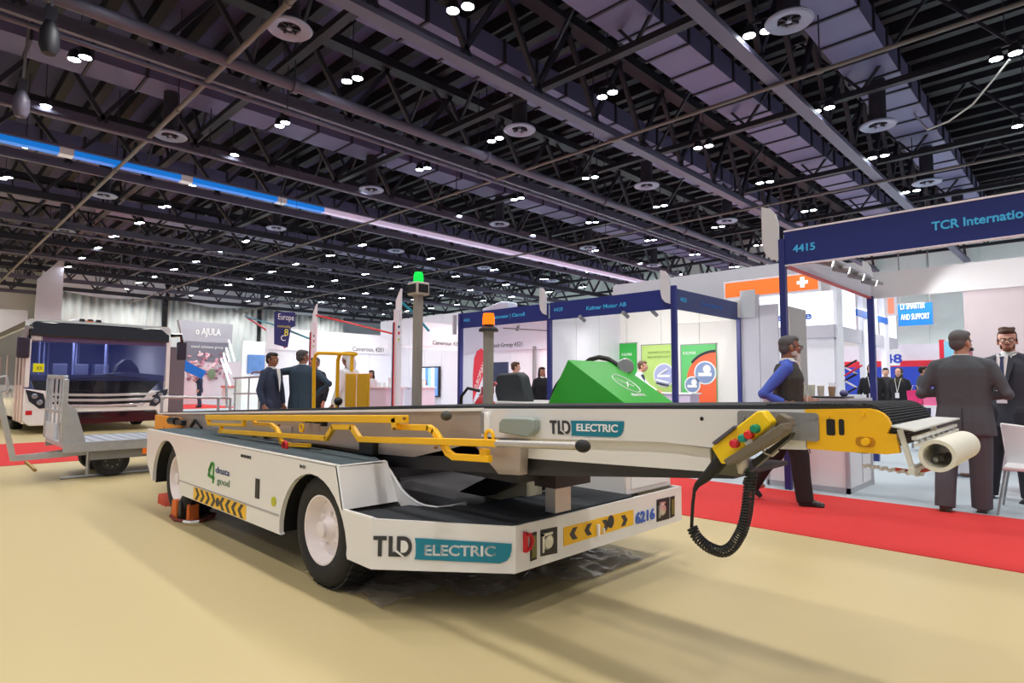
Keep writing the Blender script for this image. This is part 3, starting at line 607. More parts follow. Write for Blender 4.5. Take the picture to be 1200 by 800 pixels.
# orange rear warning board and small lamps
p0 = at(184, 486, y=2.16); p1 = at(212, 502, y=2.16)
ob = MB().box(p0.x, p1.x, 2.14, 2.17, .66, .86).build('rear_board', M('amber_board', (235, 150, 20), .5), L)
text('board_mark', '2', .09, (p0.x+.35, 2.138, .68), sx, sz, M('maroon', (120, 30, 20), .5), ob)
MB().cyl((-7.25, 2.1, .83), (-7.05, 2.1, .83), .04, 12).box(-7.0, -6.8, 2.07, 2.12, .80, .85).build('rear_light', blackp, L)
MB().tube([(-6.95, 2.2, .77), (-6.8, 2.2, .85), (-6.6, 2.2, .78)], .012, 6).build('hose', blackp, L)
MB().tube([(-6.4, 2.24, .775), (-5.0, 2.24, .79), (-4.2, 2.22, .78), (-3.4, 2.2, .78)], .016, 6).build('hose', blackp, L)
for x, y in ((-5.3, 2.2), (-4.8, 2.22), (-5.0, 2.18)): MB().ball((x, y, .80), (.04, .03, .025), 10).build('fitting', dkst, L)
# white inner bits seen through the gap under the boom
MB().xz([(-3.3, .42), (-2.9, .42), (-2.4, .70), (-2.7, .74), (-3.3, .62)], 3.1, 3.13).build('inner_plate', white, L)
MB().box(-3.1, -2.7, 2.9, 3.05, .45, .62).build('battery_case', M('cream_case', (190, 180, 150), .6), L)
MB().lathe([(.05, 0), (.05, .02), (0, .02)], (-2.72, 3.08, .58), (0, -1, 0), 14).build('pulley', blackp, L)
# control pendant
pd = M('pendant_yellow', (246, 206, 10), .35); ypn = 2.10
def q_(u, v, y=ypn): return at(u, v, y=y)
pend = thing('control_pendant', 'yellow hand control pendant with red and green buttons hanging on the boom', 'controller', q_(875, 512))
body = [q_(841.5, 523), (q_(845, 518)), q_(872, 498), q_(894.5, 480.7), q_(901, 480.5), q_(911.5, 493.5), q_(909, 498), q_(858.5, 541.5), q_(853, 542)]
MB().prism(body, (0, -.055, 0)).build('body', pd, pend, bevel=.006)
MB().prism([q_(844, 517), q_(870, 497), q_(872, 500), q_(847, 520)], (0, -.07, 0)).build('grip_strip', M('slate_strip', (80, 78, 92), .6), pend, bevel=.003)
hold = M('taupe_holder', (112, 102, 86), .6)
MB().prism([q_(858, 537), q_(927, 494), q_(930, 503), q_(925, 509), q_(876, 538), q_(863, 543)], (0, -.075, 0)).build('holder', hold, pend, bevel=.004)
MB().prism([q_(912, 484), q_(924, 490), q_(927, 499), q_(914, 503), q_(903, 497)], (0, .05, 0)).build('holder_cap', hold, pend, bevel=.003)
MB().prism([q_(880, 540), q_(927, 507), q_(925, 513), q_(884, 548)], (0, .04, 0)).build('bracket', blackp, pend)
for u, v, cr, r in ((862.3, 519.3, (205, 30, 50), .0145), (872, 513, (0, 140, 120), .013), (879.3, 509, (225, 35, 30), .0145), (886.3, 502, (0, 135, 95), .014)):
    p = q_(u, v, ypn-.055); MB().lathe([(r*1.1, 0), (r*1.1, .006), (r, .008), (r, .022), (r*.7, .026), (0, .026)], p, (0, -1, 0), 20).build('push_button', M('button_%d_%d' % (cr[0], cr[1]), cr, .35), pend, label='red push button' if cr[0] > 100 else 'green push button')
p = q_(877, 517, ypn-.056); MB().obox(p, (.012, 0, .008), (0, .001, 0), (-.006, 0, .009)).build('sticker', trimw, pend)
p = q_(870, 545); MB().lathe([(.012, -.03), (.022, 0), (.014, .03)], p, (.2, 0, 1), 14).build('shackle', alu, pend)
MB().tube([q_(891, 524), q_(897, 531), q_(905, 534), q_(912, 528)], .004, 6).build('wire_loop', alu, pend)
MB().tube([q_(847, 536), q_(838, 548), q_(826, 560), q_(817, 568), q_(814, 574)], [.026, .024, .017, .011, .008], 12).build('strain_relief', black, pend)
MB().tube([q_(814, 573), q_(812, 590), q_(811, 605), q_(810.5, 618)], .0065, 8).build('cable', blackp, pend)
path = [q_(*c) for c in [(811, 618), (816, 628), (825, 637), (835, 643), (847, 646), (857, 641), (865, 630), (871, 617), (875, 600), (877, 583), (878.5, 567), (880, 553)]]
cum = [0]
for a, b in zip(path, path[1:]): cum.append(cum[-1]+(b-a).length)
def on(s):
    for k in range(len(path)-1):
        if s <= cum[k+1] or k == len(path)-2:
            f = (s-cum[k])/(cum[k+1]-cum[k]); 
            p0, p1, p2, p3 = path[max(k-1, 0)], path[k], path[k+1], path[min(k+2, len(path)-1)]
            return .5*((2*p1)+(p2-p0)*f+(2*p0-5*p1+4*p2-p3)*f*f+(3*p1-p0-3*p2+p3)*f**3)
N = 46; st = 12; hel = []
for i in range(N*st):
    s = cum[-1]*i/(N*st); c = on(s); t = (on(min(s+.01, cum[-1]))-on(max(s-.01, 0))).normalized(); s1 = Vector((0, 1, 0)); s2 = t.cross(s1).normalized()
    rr = .0175 if i < N*st*.8 else .0175; a = 2*PI*i/st; hel.append(c+s1*rr*math.cos(a)+s2*rr*math.sin(a))
MB().tube(hel, .0042, 6).build('coiled_cable', blackp, pend, smooth=60)
MB().tube([q_(876, 545), q_(877, 555), q_(876, 590)], .004, 6).build('green_wire', M('dark_green_wire', (20, 80, 40), .5), pend)
# fire extinguisher beside the beacon post
fx = at(568, 478, y=3.1); ext = thing('fire_extinguisher', 'red fire extinguisher with black hose behind the belt', 'fire extinguisher', (fx.x, 3.1, .70))
MB().lathe([(0, 0), (.075, 0), (.078, .02), (.078, .40), (.05, .44), (.025, .46), (0, .46)], (fx.x, 3.1, .70), (0, 0, 1), 22).build('cylinder_body', red, ext)
MB().box(fx.x-.02, fx.x+.08, 3.08, 3.12, 1.17, 1.22).bar((fx.x-.05, 3.1, 1.15), (fx.x+.12, 3.1, 1.25), .02).build('valve_handle', M('pinkish_red', (200, 90, 90), .4), ext)
MB().tube([(fx.x, 3.05, 1.19), (fx.x-.08, 3.0, 1.21), (fx.x-.15, 3.0, 1.15), (fx.x-.18, 3.0, 1.0), (fx.x-.15, 3.0, .8)], .012, 8).build('hose', blackp, ext)
# wheel chocks and hose on the floor by the rear wheel
p = at(205, 606, z=0)
ck = thing('wheel_chock', 'orange and black wheel chock before the rear wheel', 'wheel chock', p)
MB().xz([(p.x-.06, 0), (p.x-.04, .16), (p.x+.02, .17), (p.x+.07, .16), (p.x+.09, 0)], p.y-.02, p.y+.1).build('wedge', M('chock_orange', (222, 110, 40), .7), ck, bevel=.008)
MB().xz([(p.x+.10, 0), (p.x+.10, .17), (p.x+.17, .17), (p.x+.19, 0)], p.y-.01, p.y+.11).build('wedge', blackp, ck, bevel=.008, label='black rubber wedge')
MB().xz([(p.x+.2, 0), (p.x+.21, .15), (p.x+.26, .15), (p.x+.28, 0)], p.y+.03, p.y+.12).build('wedge', M('chock_orange'), ck, bevel=.008)
p2 = at(190, 592, z=0)
solo(MB().xz([(p2.x-.16, 0), (p2.x-.15, .10), (p2.x+.02, .05), (p2.x+.1, 0)], p2.y, p2.y+.12), 'wheel_chock', M('chock_red', (200, 70, 40), .7), 'small red wheel chock behind the rear wheel', 'wheel chock', bevel=.006)
pts = [at(u, v, z=.015) for u, v in [(200, 604), (205, 609), (220, 611), (237, 610), (250, 605), (252, 602), (240, 600)]]
solo(MB().tube(pts, .014, 8), 'chock_rope', M('dark_red_rope', (120, 50, 40), .8), 'dark red rope lying by the orange wheel chock', 'rope')
pts = [at(u, v, z=.03) for u, v in [(215, 611), (224, 612), (233, 611)]]
solo(MB().tube(pts, .012, 8), 'white_rope', trimw, 'short white rope end beside the orange wheel chock', 'rope')
# crumpled clear plastic wrap under the front
def wrap(u, v, w_, h_, seed, label):
    rnd = random.Random(seed); p = at(u, v, z=0); n = 22; V = []; F = []
    for i in range(n+1):
        for j in range(n+1):
            V.append((p.x-w_/2+w_*i/n+rnd.uniform(-.012, .012), p.y-h_/2+h_*j/n+rnd.uniform(-.012, .012), .006+abs(rnd.gauss(0, .012))+.02*max(0, math.sin(i*.8+j*.5+seed))))
    for i in range(n):
        for j in range(n): F.append((i*(n+1)+j, (i+1)*(n+1)+j, (i+1)*(n+1)+j+1, i*(n+1)+j+1))
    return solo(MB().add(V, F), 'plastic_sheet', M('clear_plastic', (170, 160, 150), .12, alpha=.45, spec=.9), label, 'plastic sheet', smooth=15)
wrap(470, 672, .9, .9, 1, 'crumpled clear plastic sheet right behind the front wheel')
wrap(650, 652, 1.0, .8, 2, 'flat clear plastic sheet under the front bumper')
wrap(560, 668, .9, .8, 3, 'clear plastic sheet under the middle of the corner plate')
# ================================================================== SHELL BOOTHS
wallw = M('booth_wall_white', (232, 230, 238), .6, var=.02); wallc = M('booth_wall_cream', (236, 232, 226), .6, var=.03, scale=.6); wallgr = M('booth_wall_grey', (196, 194, 204), .6); framew = M('frame_white', (240, 240, 246), .5)
def post(name, x, y, z0, z1, m, par, s=.04): return MB().box(x-s, x+s, y-s, y+s, z0, z1).build(name, m, par)
def blade(x, y, z0, z1, par, ax='x', wd=.2, m=None):
    """shark-fin shaped number blade on a booth corner"""
    pts = [(0, z0), (-wd*.5, z0+.04), (-wd*.85, z0+.12), (-wd, z0+.24), (-wd, z1), (-wd*.5, z1-.03), (-wd*.15, z1-.12), (0, z1-.24)]
    m_ = MB().prism([(x+a, y-.03, z) for a, z in pts], (0, .03, 0)) if ax == 'x' else MB().prism([(x-.03, y+a, z) for a, z in pts], (.03, 0, 0))
    return m_.build('number_blade', m or M('blade_grey', (214, 218, 222), .5), par)
def arealight(nm, loc, sx_, sy_, e, rot=(0, 0, 0)):
    l = bpy.data.lights.new(nm, 'AREA'); l.shape = 'RECTANGLE'; l.size = sx_; l.size_y = sy_; l.energy = e; l.color = (1, .98, .96)
    o = bpy.data.objects.new(nm, l); o.location = loc; o.rotation_euler = rot; COL.objects.link(o); return o
def spotl(loc, to, e, ang=100):
    l = bpy.data.lights.new('booth_spot', 'SPOT'); l.energy = e; l.spot_size = math.radians(ang); l.spot_blend = .5; l.shadow_soft_size = .08
    o = bpy.data.objects.new('booth_spot', l); o.location = loc; o.rotation_euler = (Vector(to)-Vector(loc)).to_track_quat('-Z', 'Y').to_euler(); COL.objects.link(o)
def armspots(pts, to_d, e, par, r=.05):
    for p in pts:
        p = Vector(p); dd = Vector(to_d).normalized()
        MB().cyl(p-dd*.18, p+dd*.02, r, 12).build('spotlight', greyp, par)
        MB().cyl(p+dd*.02, p+dd*.025, r*.9, 12).build('spotlight_lens', lampd, par); spotl(p+dd*.05, p+dd, e)
# --- booth 4415
B = thing('exhibition_booth', 'booth with navy fascia reading 4415 at the right edge', 'booth', (-.5, 9.3, 0))
fa = MB().box(-2.66, 3.2, 7.42, 7.46, 2.68, 3.09).build('fascia', navy, B); MB().box(-2.66, 3.2, 7.41, 7.47, 3.08, 3.10).box(-2.66, 3.2, 7.41, 7.47, 2.665, 2.68).build('fascia_edge', framew, fa)
text('booth_number', '4415', .12, (-2.56, 7.417, 2.82), (1, 0, 0), (0, 0, 1), cyan, fa, width=.25, bold=.003)
text('booth_name', 'TCR International', .125, (-1.177, 7.417, 2.84), (1, 0, 0), (0, 0, 1), cyan, fa, width=.86, bold=.003)
fs = MB().box(-2.68, -2.64, 7.46, 11.2, 2.68, 3.06).build('fascia', wallgr, B, label='pale side fascia'); MB().box(-2.69, -2.63, 7.46, 11.2, 2.66, 2.68).build('fascia_edge', M('thin_red_edge', (190, 60, 60), .5), fs)
for y in (8.4, 9.4, 10.3): MB().box(-2.685, -2.68, y, y+.01, 2.69, 3.05).build('joint', greyp, fs)
MB().box(-2.68, 3.2, 11.2, 11.24, 2.66, 3.08).build('fascia', M('rear_fascia', (214, 212, 214), .6), B, label='pale rear fascia')
post('corner_post', -2.69, 7.44, 0, 3.0, M('navy_post', (40, 48, 120), .4), B, .035); post('rear_post', -2.66, 11.2, 0, 2.7, M('navy_post'), B, .045)
blade(-2.72, 7.44, 2.74, 3.44, B); blade(-2.6, 11.15, 2.95, 3.3, B, wd=.14)
pv = M('pinkish_wall', (196, 184, 188), .7)
for k in range(5): MB().box(-1.43+k*.95, -1.43+k*.95+.935, 11.24, 11.28, 0, 2.70).build('wall_panel', pv, B)
MB().box(-2.5, -2.44, 8.0, 11.1, 2.86, 2.89).build('light_rail', greyp, B)
armspots([(-2.40, y, 2.80) for y in (8.3, 9.0, 9.7, 10.4)], (1, .25, -.35), 80, B)
# --- booth with Kalmar Motor fascia
B2 = thing('exhibition_booth', 'corner booth with navy fascia and three green and orange posters inside', 'booth', (-7.2, 11.5, 0))
fa = MB().box(-8.78, -5.70, 10.18, 10.22, 2.66, 3.05).build('fascia', navy, B2)
text('booth_number', '4420', .12, (-8.66, 10.175, 2.84), (1, 0, 0), (0, 0, 1), cyan, fa, width=.26)
text('booth_name', 'Kalmar Motor AB', .12, (-7.75, 10.175, 2.80), (1, 0, 0), (0, 0, 1), cyan, fa, width=1.0, bold=.002)
fb = MB().box(-5.72, -5.68, 10.22, 12.95, 2.66, 3.05).build('fascia', M('slate_navy', (58, 64, 110), .45), B2)
text('booth_number', '4420', .12, (-5.675, 10.4, 2.82), (0, 1, 0), (0, 0, 1), cyan, fb, width=.24)
text('booth_name', 'Kalmar Motor AB', .11, (-5.675, 11.3, 2.82), (0, 1, 0), (0, 0, 1), M('dull_blue_letter', (50, 110, 190), .5), fb, width=.9)
post('corner_post', -5.70, 10.2, 0, 3.1, M('navy_post'), B2, .045); post('post', -5.66, 12.95, 0, 2.7, M('navy_post'), B2, .04); post('post', -8.80, 10.2, 0, 2.7, M('navy_post'), B2, .045)
blade(-5.74, 10.15, 2.75, 3.42, B2); blade(-8.84, 10.15, 2.78, 3.42, B2, m=M('blade_grey'))
for k in range(4): MB().box(-9.6+k*1.0, -9.6+k*1.0+.985, 12.98, 13.02, 0, 3.12).build('wall_panel', wallc, B2)
for k in range(3): MB().box(-8.84, -8.80, 10.25+k*.92, 10.25+k*.92+.905, 0, 3.0).build('wall_panel', wallw, B2)
MB().box(-7.2, -5.7, 12.9, 12.98, 2.66, 2.7).build('wall_panel', wallc, B2)
armspots([(-7.9, 10.3, 2.6), (-6.8, 10.3, 2.6), (-6.2, 10.4, 2.6)], (0, 1, -.45), 55, B2, .04)
arealight('booth_light', (-7.2, 11.2, 2.62), 2.4, .5, 14)
# posters on the back wall
pg = M('poster_green', (52, 178, 70), .5); pl_ = M('poster_lime', (186, 216, 120), .5); po = M('poster_orange', (244, 104, 60), .5); pg2 = M('poster_mint', (96, 196, 110), .5)
pw = M('poster_white', (238, 240, 238), .5); pk = M('poster_black', (30, 34, 44), .5); pbl = M('poster_grey_blue', (130, 150, 190), .5); pla = M('poster_lilac', (170, 176, 214), .5)
def disc(x, y, z, r, m, nm, par, hx=1.0): return MB().prism([(x+r*hx*math.cos(k*PI/16), y, z+r*math.sin(k*PI/16)) for k in range(32)], (0, .004, 0)).build(nm, m, par)
def poster(x0, x1, z1, m, label):
    t = thing('poster', label, 'poster', ((x0+x1)/2, 12.95, .9), 'posters on the back wall'); MB().box(x0, x1, 12.94, 12.97, .6, z1).build('sheet', m, t)
    MB().box(x0-.02, x1+.02, 12.935, 12.975, z1, z1+.02).box(x0-.02, x0, 12.935, 12.975, .6, z1).build('frame', greyp, t); return t
t = poster(-9.34, -8.30, 2.26, pg, 'dark green poster with a black arc, leftmost on the back wall')
MB().prism([(-9.34+.75*math.cos(a), 12.93, 1.35+.62*math.sin(a)) for a in [PI/2-k*PI/20 for k in range(10)]]+[(-9.34+.62*math.cos(a), 12.93, 1.3+.5*math.sin(a)) for a in [PI/2-(9-k)*PI/20 for k in range(10)]], (0, .005, 0)).build('printed_arc', pk, t)
disc(-9.05, 12.928, 1.45, .26, pw, 'printed_disc', t); text('lettering', 'KALMAR', .1, (-8.72, 12.93, 1.95), (1, 0, 0), (0, 0, 1), pw, t, width=.3)
t = poster(-8.14, -7.22, 2.19, pl_, 'pale lime poster with a round picture of a vehicle')
text('lettering', 'BUSINESS SUCCESS', .075, (-7.95, 12.93, 1.98), (1, 0, 0), (0, 0, 1), M('olive_lettering', (120, 140, 70), .5), t, width=.6); text('lettering', 'AND PRODUCTIVITY', .07, (-7.98, 12.93, 1.87), (1, 0, 0), (0, 0, 1), M('olive_lettering'), t, width=.64)
disc(-7.52, 12.93, 1.45, .29, pw, 'printed_disc', t); disc(-7.52, 12.925, 1.45, .26, pla, 'printed_picture', t)
MB().box(-7.7, -7.36, 12.92, 12.925, 1.4, 1.46).bar((-7.66, 12.92, 1.46), (-7.42, 12.92, 1.6), .03).bar((-7.72, 12.92, 1.34), (-7.38, 12.92, 1.26), .04).build('printed_vehicle', pw, t); MB().bar((-7.72, 12.915, 1.26), (-7.4, 12.915, 1.2), .03).build('printed_shadow', pk, t)
t = poster(-7.06, -6.2, 2.15, pg2, 'mint and orange poster with two round pictures, rightmost on the back wall')
MB().prism([(-6.2, 12.93, .62), (-6.95, 12.93, .62), (-6.88, 12.93, 1.1)]+[(-6.2-.72*math.cos(k*PI/20), 12.93, 1.35+.62*math.sin(k*PI/20)) for k in range(11)], (0, .006, 0)).build('printed_field', po, t)
MB().prism([(-6.2-.75*math.cos(k*PI/20), 12.925, 1.38+.64*math.sin(k*PI/20)) for k in range(4, 11)]+[(-6.2-.7*math.cos(k*PI/20), 12.925, 1.36+.6*math.sin(k*PI/20)) for k in range(10, 3, -1)], (0, .004, 0)).build('printed_arc', pk, t)
for x, z, r in ((-6.46, 1.5, .27), (-6.78, 1.22, .2)):
    disc(x, 12.922, z, r, pw, 'printed_disc', t); disc(x, 12.917, z, r-.03, pbl, 'printed_picture', t); MB().box(x-r*.6, x+r*.6, 12.91, 12.915, z-r*.3, z).build('printed_vehicle', pw, t); disc(x+.05, 12.908, z+r*.3, r*.35, pw, 'printed_aircraft', t)
text('lettering', 'KALMAR', .1, (-7.0, 12.925, 1.93), (1, 0, 0), (0, 0, 1), pw, t, width=.32); MB().box(-6.55, -6.38, 12.92, 12.925, .68, .8).build('printed_mark', pk, t)
c = thing('display_counter', 'low pale lilac counter before the lime poster', 'counter', (-6.9, 12.1, 0)); MB().box(-7.6, -6.3, 11.9, 12.3, 0, 1.02).build('body', M('lilac_counter', (200, 184, 206), .5), c); MB().box(-7.65, -6.25, 11.87, 12.33, 1.02, 1.05).build('top', pw, c)
# --- booth next to it at left
B3 = thing('exhibition_booth', 'open booth with navy fascia left of the corner booth with the posters', 'booth', (-10.3, 11.5, 0))
fa = MB().box(-11.86, -8.84, 10.18, 10.22, 2.66, 3.05).build('fascia', navy, B3)
text('booth_number', '4426', .12, (-11.72, 10.175, 2.82), (1, 0, 0), (0, 0, 1), cyan, fa, width=.24); text('booth_name', 'ALS | Gatewater | Clarcell', .12, (-11.0, 10.175, 2.82), (1, 0, 0), (0, 0, 1), cyan, fa, width=1.45, bold=.002)
post('corner_post', -11.86, 10.2, 0, 3.05, M('navy_post'), B3, .05)
MB().box(-11.95, -11.9, 10.0, 10.1, 2.5, 3.0).build('number_blade', wallgr, B3)
MB().bar((-10.5, 10.4, 2.6), (-8.9, 12.6, 2.5), .03).build('light_rail', greyp, B3)
armspots([(-10.3, 10.7, 2.56), (-9.8, 11.4, 2.53), (-9.3, 12.1, 2.5)], (-.6, .3, -.6), 100, B3, .04)
# --- white booths with ribbons
def wbooth(x, y, zl, label, nm):
    b = thing('ribbon_booth', label, 'booth', (x, y, 0)); post('corner_post', x, y, 0, 3.0, framew, b, .07)
    MB().prism([(x-.09, y, 2.75), (x+.09, y, 2.75), (x+.1, y, 3.52), (x-.1, y, 3.25)], (0, .05, 0)).build('number_blade', framew, b)
    for dx, m_ in ((-.075, teal), (-.03, red)): MB().tube([(x+dx, y-.085, 0), (x+dx, y-.085, 2.3), (x+dx+.01, y-.085, 2.7)], .014, 6).build('ribbon', m_, b)
    for k, (cr) in enumerate([(20, 60, 90), (200, 30, 60), (190, 220, 110)]): disc(x+.15, y-.07, 2.58-k*.15, .035, M('dot_%d' % k, cr, .5), 'dot', b)
    return b
bw1 = wbooth(-16.3, 8.4, 0, 'white booth corner with slanted blade behind the man in the navy suit', '')
bw2 = wbooth(-12.1, 8.4, 0, 'white booth corner with teal and red ribbons left of the tall beacon post', '')
glow = M('bright_wall', (240, 242, 250), .6)
c = thing('booth_backdrop', 'long white backdrop wall with fascia lettering behind the thobe wearing man', 'wall panel', (-21, 12, 0))
for k in range(7): MB().box(-20.05, -20.0, 8.6+k*1.0, 8.6+k*1.0+.985, 0, 2.35).build('wall_panel', glow, c)
MB().box(-20.02, -19.95, 8.6, 15.6, 2.35, 3.08).build('fascia', framew, c); text('booth_name', 'Cameroun, 4201', .24, (-19.94, 11.85, 2.43), (0, 1, 0), (0, 0, 1), charcoal, c, width=1.35)
c = thing('booth_backdrop', 'tall white slanting backdrop left of the navy corner post, with lettering', 'wall panel', (-16.5, 14, 0))
for k in range(5): MB().box(-21.4+k*1.02, -21.4+k*1.02+1.0, 14.0, 14.05, 0, 3.78).build('wall_panel', wallw, c)
MB().box(-16.35, -16.3, 12.3, 14.0, 2.45, 3.3).build('fascia', wallw, c); text('booth_name', 'Cameroun 420', .2, (-16.28, 12.75, 2.56), (0, 1, 0), (0, 0, 1), charcoal, c, width=1.2)
MB().box(-16.36, -16.3, 11.0, 14.0, 2.40, 2.46).build('shelf', framew, c)
tv = thing('wall_screen', 'flat screen showing pale blue stripes on the white booth wall', 'screen', (-17.9, 13.95, 1.2))
MB().box(-18.6, -17.35, 13.9, 13.98, .72, 1.85).build('casing', blackp, tv, bevel=.01)
for k in range(6): MB().box(-18.55+k*.19, -18.55+k*.19+.185, 13.885, 13.9, .77, 1.8).build('screen_stripe', M('scr_%d' % (k % 3), [(150, 190, 235), (214, 226, 246), (96, 140, 210)][k % 3], .3, emit=.8), tv)
for i, (u0, u1, v0, v1, y) in enumerate([(433, 452, 453, 478, 9.5), (474, 492, 453, 478, 11.5)]):
    p0 = at(u0, v0, y=y); p1 = at(u1, v0, y=y); c = thing('display_counter', ['white counter with small leaflets left of the ribbon post', 'white counter behind the tall grey beacon post'][i], 'counter', ((p0.x+p1.x)/2, y, 0))
    MB().box(p0.x, p1.x, y, y+.6, 0, p0.z-.03).build('body', M('white_counter_body', (206, 210, 226), .5), c); MB().box(p0.x-.05, p1.x+.05, y-.03, y+.63, p0.z-.03, p0.z).build('top', white2, c)
    for k in range(3): solo(MB().box(p0.x+.15+k*.25, p0.x+.27+k*.25, y+.2, y+.26, p0.z, p0.z+.12+.14*(k == 2)), 'leaflet_holder', white2, ['leaflet holder, leftmost of three', 'middle leaflet holder of three', 'tallest leaflet holder at the right end'][k]+[' on the counter by the ribbon post', ' on the counter behind the beacon post'][i], 'leaflet holder')
# far booth seen through the open one
B4 = thing('exhibition_booth', 'white booth with lilac lettered fascia seen through the open booth', 'booth', (-14, 16.5, 0))
for k in range(15): MB().box(-24.2+k*1.0, -24.2+k*1.0+.985, 16.5, 16.55, 0, 2.5).build('wall_panel', glow, B4)
MB().box(-24.2, -9.2, 16.4, 16.5, 2.5, 3.6).build('fascia', M('lilac_fascia', (214, 212, 226), .6), B4); text('booth_name', 'Kuwait Group 4321', .24, (-17.4, 16.39, 2.64), (1, 0, 0), (0, 0, 1), charcoal, B4, width=1.9)
MB().box(-14.9, -14.8, 16.3, 16.4, 0, 2.6).build('post', steel, B4); MB().box(-12.6, -12.2, 16.2, 16.4, 1.0, 1.7).build('display_panel', M('teal_grey', (120, 160, 160), .5), B4)
for k in range(3): MB().cyl((-11.4, 16.38, 2.9-k*.2), (-11.4, 16.36, 2.9-k*.2), .06, 12).build('dot', greyp, B4)
tv = thing('wall_screen', 'dark screen behind the seat, right of the orange beacon post', 'screen', (-13.3, 14, 1.3)); p0 = at(577, 447, y=14); p1 = at(592, 424, y=14)
MB().box(p0.x, p1.x+.1, 14, 14.06, p0.z, p1.z).build('casing', M('dark_screen', (30, 44, 76), .3), tv); MB().box(p0.x+.3, p0.x+.4, 14.0, 14.1, 0, p0.z).build('stand', steel, tv)
f = thing('feather_flag', 'red feather flag with white lettering left of the orange beacon post', 'flag', at(553, 478, y=12)); PF = [at(u, v, y=12) for u, v in [(554, 470), (554, 440), (555.5, 420), (559, 411), (564, 408), (568, 413), (570, 424), (567, 437), (561, 452), (556, 464)]]
MB().prism(PF, (0, .02, 0)).build('banner', M('flag_red', (224, 62, 84), .6), f)
a = at(559, 456, y=11.97); b = at(569, 425, y=11.97); e = (b-a).normalized(); text('lettering', 'EUROPEAN', .2, a, e, Vector((-e.z, 0, e.x)), pw, f, width=(b-a).length*.95, bold=.003)
q = at(554, 475, y=12); MB().tube([(q.x, 12.01, 0), (q.x, 12.01, q.z+.5), (q.x+.03, 12.01, q.z+1.0)], .012, 6).cyl((q.x, 12.01, 0), (q.x, 12.01, .03), .2, 16).build('pole', steel, f)
# upper light cluster above the booth roofs
solo(MB().xz([(-13.0, 3.2), (-11.9, 3.3), (-11.9, 3.55), (-12.2, 3.6), (-13.0, 3.45)], 12.0, 12.4), 'roof_canopy', M('pale_glow_canopy', (214, 224, 244), .5), 'pale stretched canopy above the navy fascia', 'canopy', bevel=.05)
# ribbons strung between corners
def garland(P, m_, label): solo(MB().tube([at(*p[:2], y=p[2]) for p in P], .03, 6), 'garland', m_, label, 'ribbon', 'garlands above the white booths')
garland([(370, 369, 8.4), (400, 376, 9.2), (465, 392, 9.6)], red, 'red ribbon strung between the two slanted white blades')
garland([(288, 371, 9), (320, 380, 8.8), (366, 398, 8.5)], teal, 'teal ribbon left of the man in the navy suit')
garland([(288, 371, 9), (310, 385, 9), (334, 407, 9)], M('garland_crimson', (210, 40, 70), .5), 'short red ribbon sloping down before the navy banner')
garland([(472, 355, 8.5), (486, 368, 8.9), (503, 388, 9.2)], M('garland_turquoise', (0, 150, 170), .5), 'turquoise ribbon behind the tall grey beacon post')
# hanging navy banner
bn = thing('hanging_banner', 'navy banner with white lettering hanging behind the men', 'banner', at(335, 400, x=-18)); P = [at(*q, x=-18) for q in [(322, 365), (346, 366), (346, 382), (341, 384), (337, 407), (322, 403)]]
MB().prism(P, (-.05, 0, 0)).build('sheet', M('banner_navy', (44, 46, 110), .6), bn)
p = at(326, 374, x=-17.95); text('lettering', 'Europe', .26, p, (0, 1, 0), (0, 0, 1), pw, bn, width=.5); p = at(325, 383, x=-17.95); text('lettering', 'community', .12, p, (0, 1, 0), (0, 0, 1), M('banner_yellow', (220, 200, 60), .5), bn, width=.42)
p = at(333, 393, x=-17.95); text('number', '8', .3, p, (0, 1, 0), (0, 0, 1), M('bright_yellow', (240, 230, 60), .5), bn); p = at(329, 399, x=-17.95); text('lettering', 'C', .25, p, (0, 1, 0), (0, 0, 1), pw, bn)
for dy in (.1, .6): w0 = at(322, 365, x=-18); MB().tube([(-18.02, w0.y+dy, w0.z-.05), (-18.02, w0.y+dy, 8.8)], .006, 6).build('hanging_wire', dark_tr, bn)
# middle column walls and the big white stand
c = thing('partition', 'light grey partition wall right of the corner booth with the posters', 'wall panel', (-5.2, 13, 0))
for k in range(2): MB().box(-5.62+k*.40, -5.62+k*.40+.385, 13.0, 13.05, 0, [3.2, 2.95][k]).build('wall_panel', wallgr, c)
MB().box(-4.8, -4.76, 13.2, 14.2, 0, 2.9).box(-4.7, -4.66, 13.2, 14.2, 0, 2.9).build('slat_edge', M('brown_grey', (176, 168, 164), .6), c)
MB().box(-5.62, -5.3, 12.95, 13.0, 2.7, 3.3).build('number_blade', M('blade_grey'), c)
E_ = thing('exhibition_stand', 'large two level white stand with an orange band and white cross', 'booth', (-7.5, 18, 0))
MB().box(-12.5, -5.2, 18, 18.15, 4.45, 4.8).build('cornice', M('cornice_grey', (198, 198, 204), .6), E_); MB().box(-12.5, -8.3, 18.0, 18.1, 3.5, 4.45).build('upper_wall', M('cornice_grey'), E_)
so = M('sign_orange', (250, 120, 50), .4, emit=.5); MB().box(-8.25, -6.55, 17.95, 18, 3.92, 4.37).build('orange_sign', so, E_); MB().box(-6.45, -5.55, 17.95, 18, 3.92, 4.37).build('orange_sign', so, E_)
MB().box(-8.3, -5.5, 17.96, 18.05, 3.86, 4.43).build('sign_frame', framew, E_); MB().box(-6.02, -5.9, 17.94, 17.95, 4.0, 4.3).box(-6.11, -5.81, 17.94, 17.95, 4.1, 4.2).build('white_cross', M('cross_white', (250, 250, 250), .5, emit=.6), E_)
MB().box(-8.3, -5.25, 18.1, 18.2, 2.9, 3.86).build('lightbox', M('lightbox', (246, 246, 255), .5, emit=.75), E_); MB().box(-8.3, -5.2, 18.0, 18.3, 2.55, 2.9).build('beam', wallgr, E_)
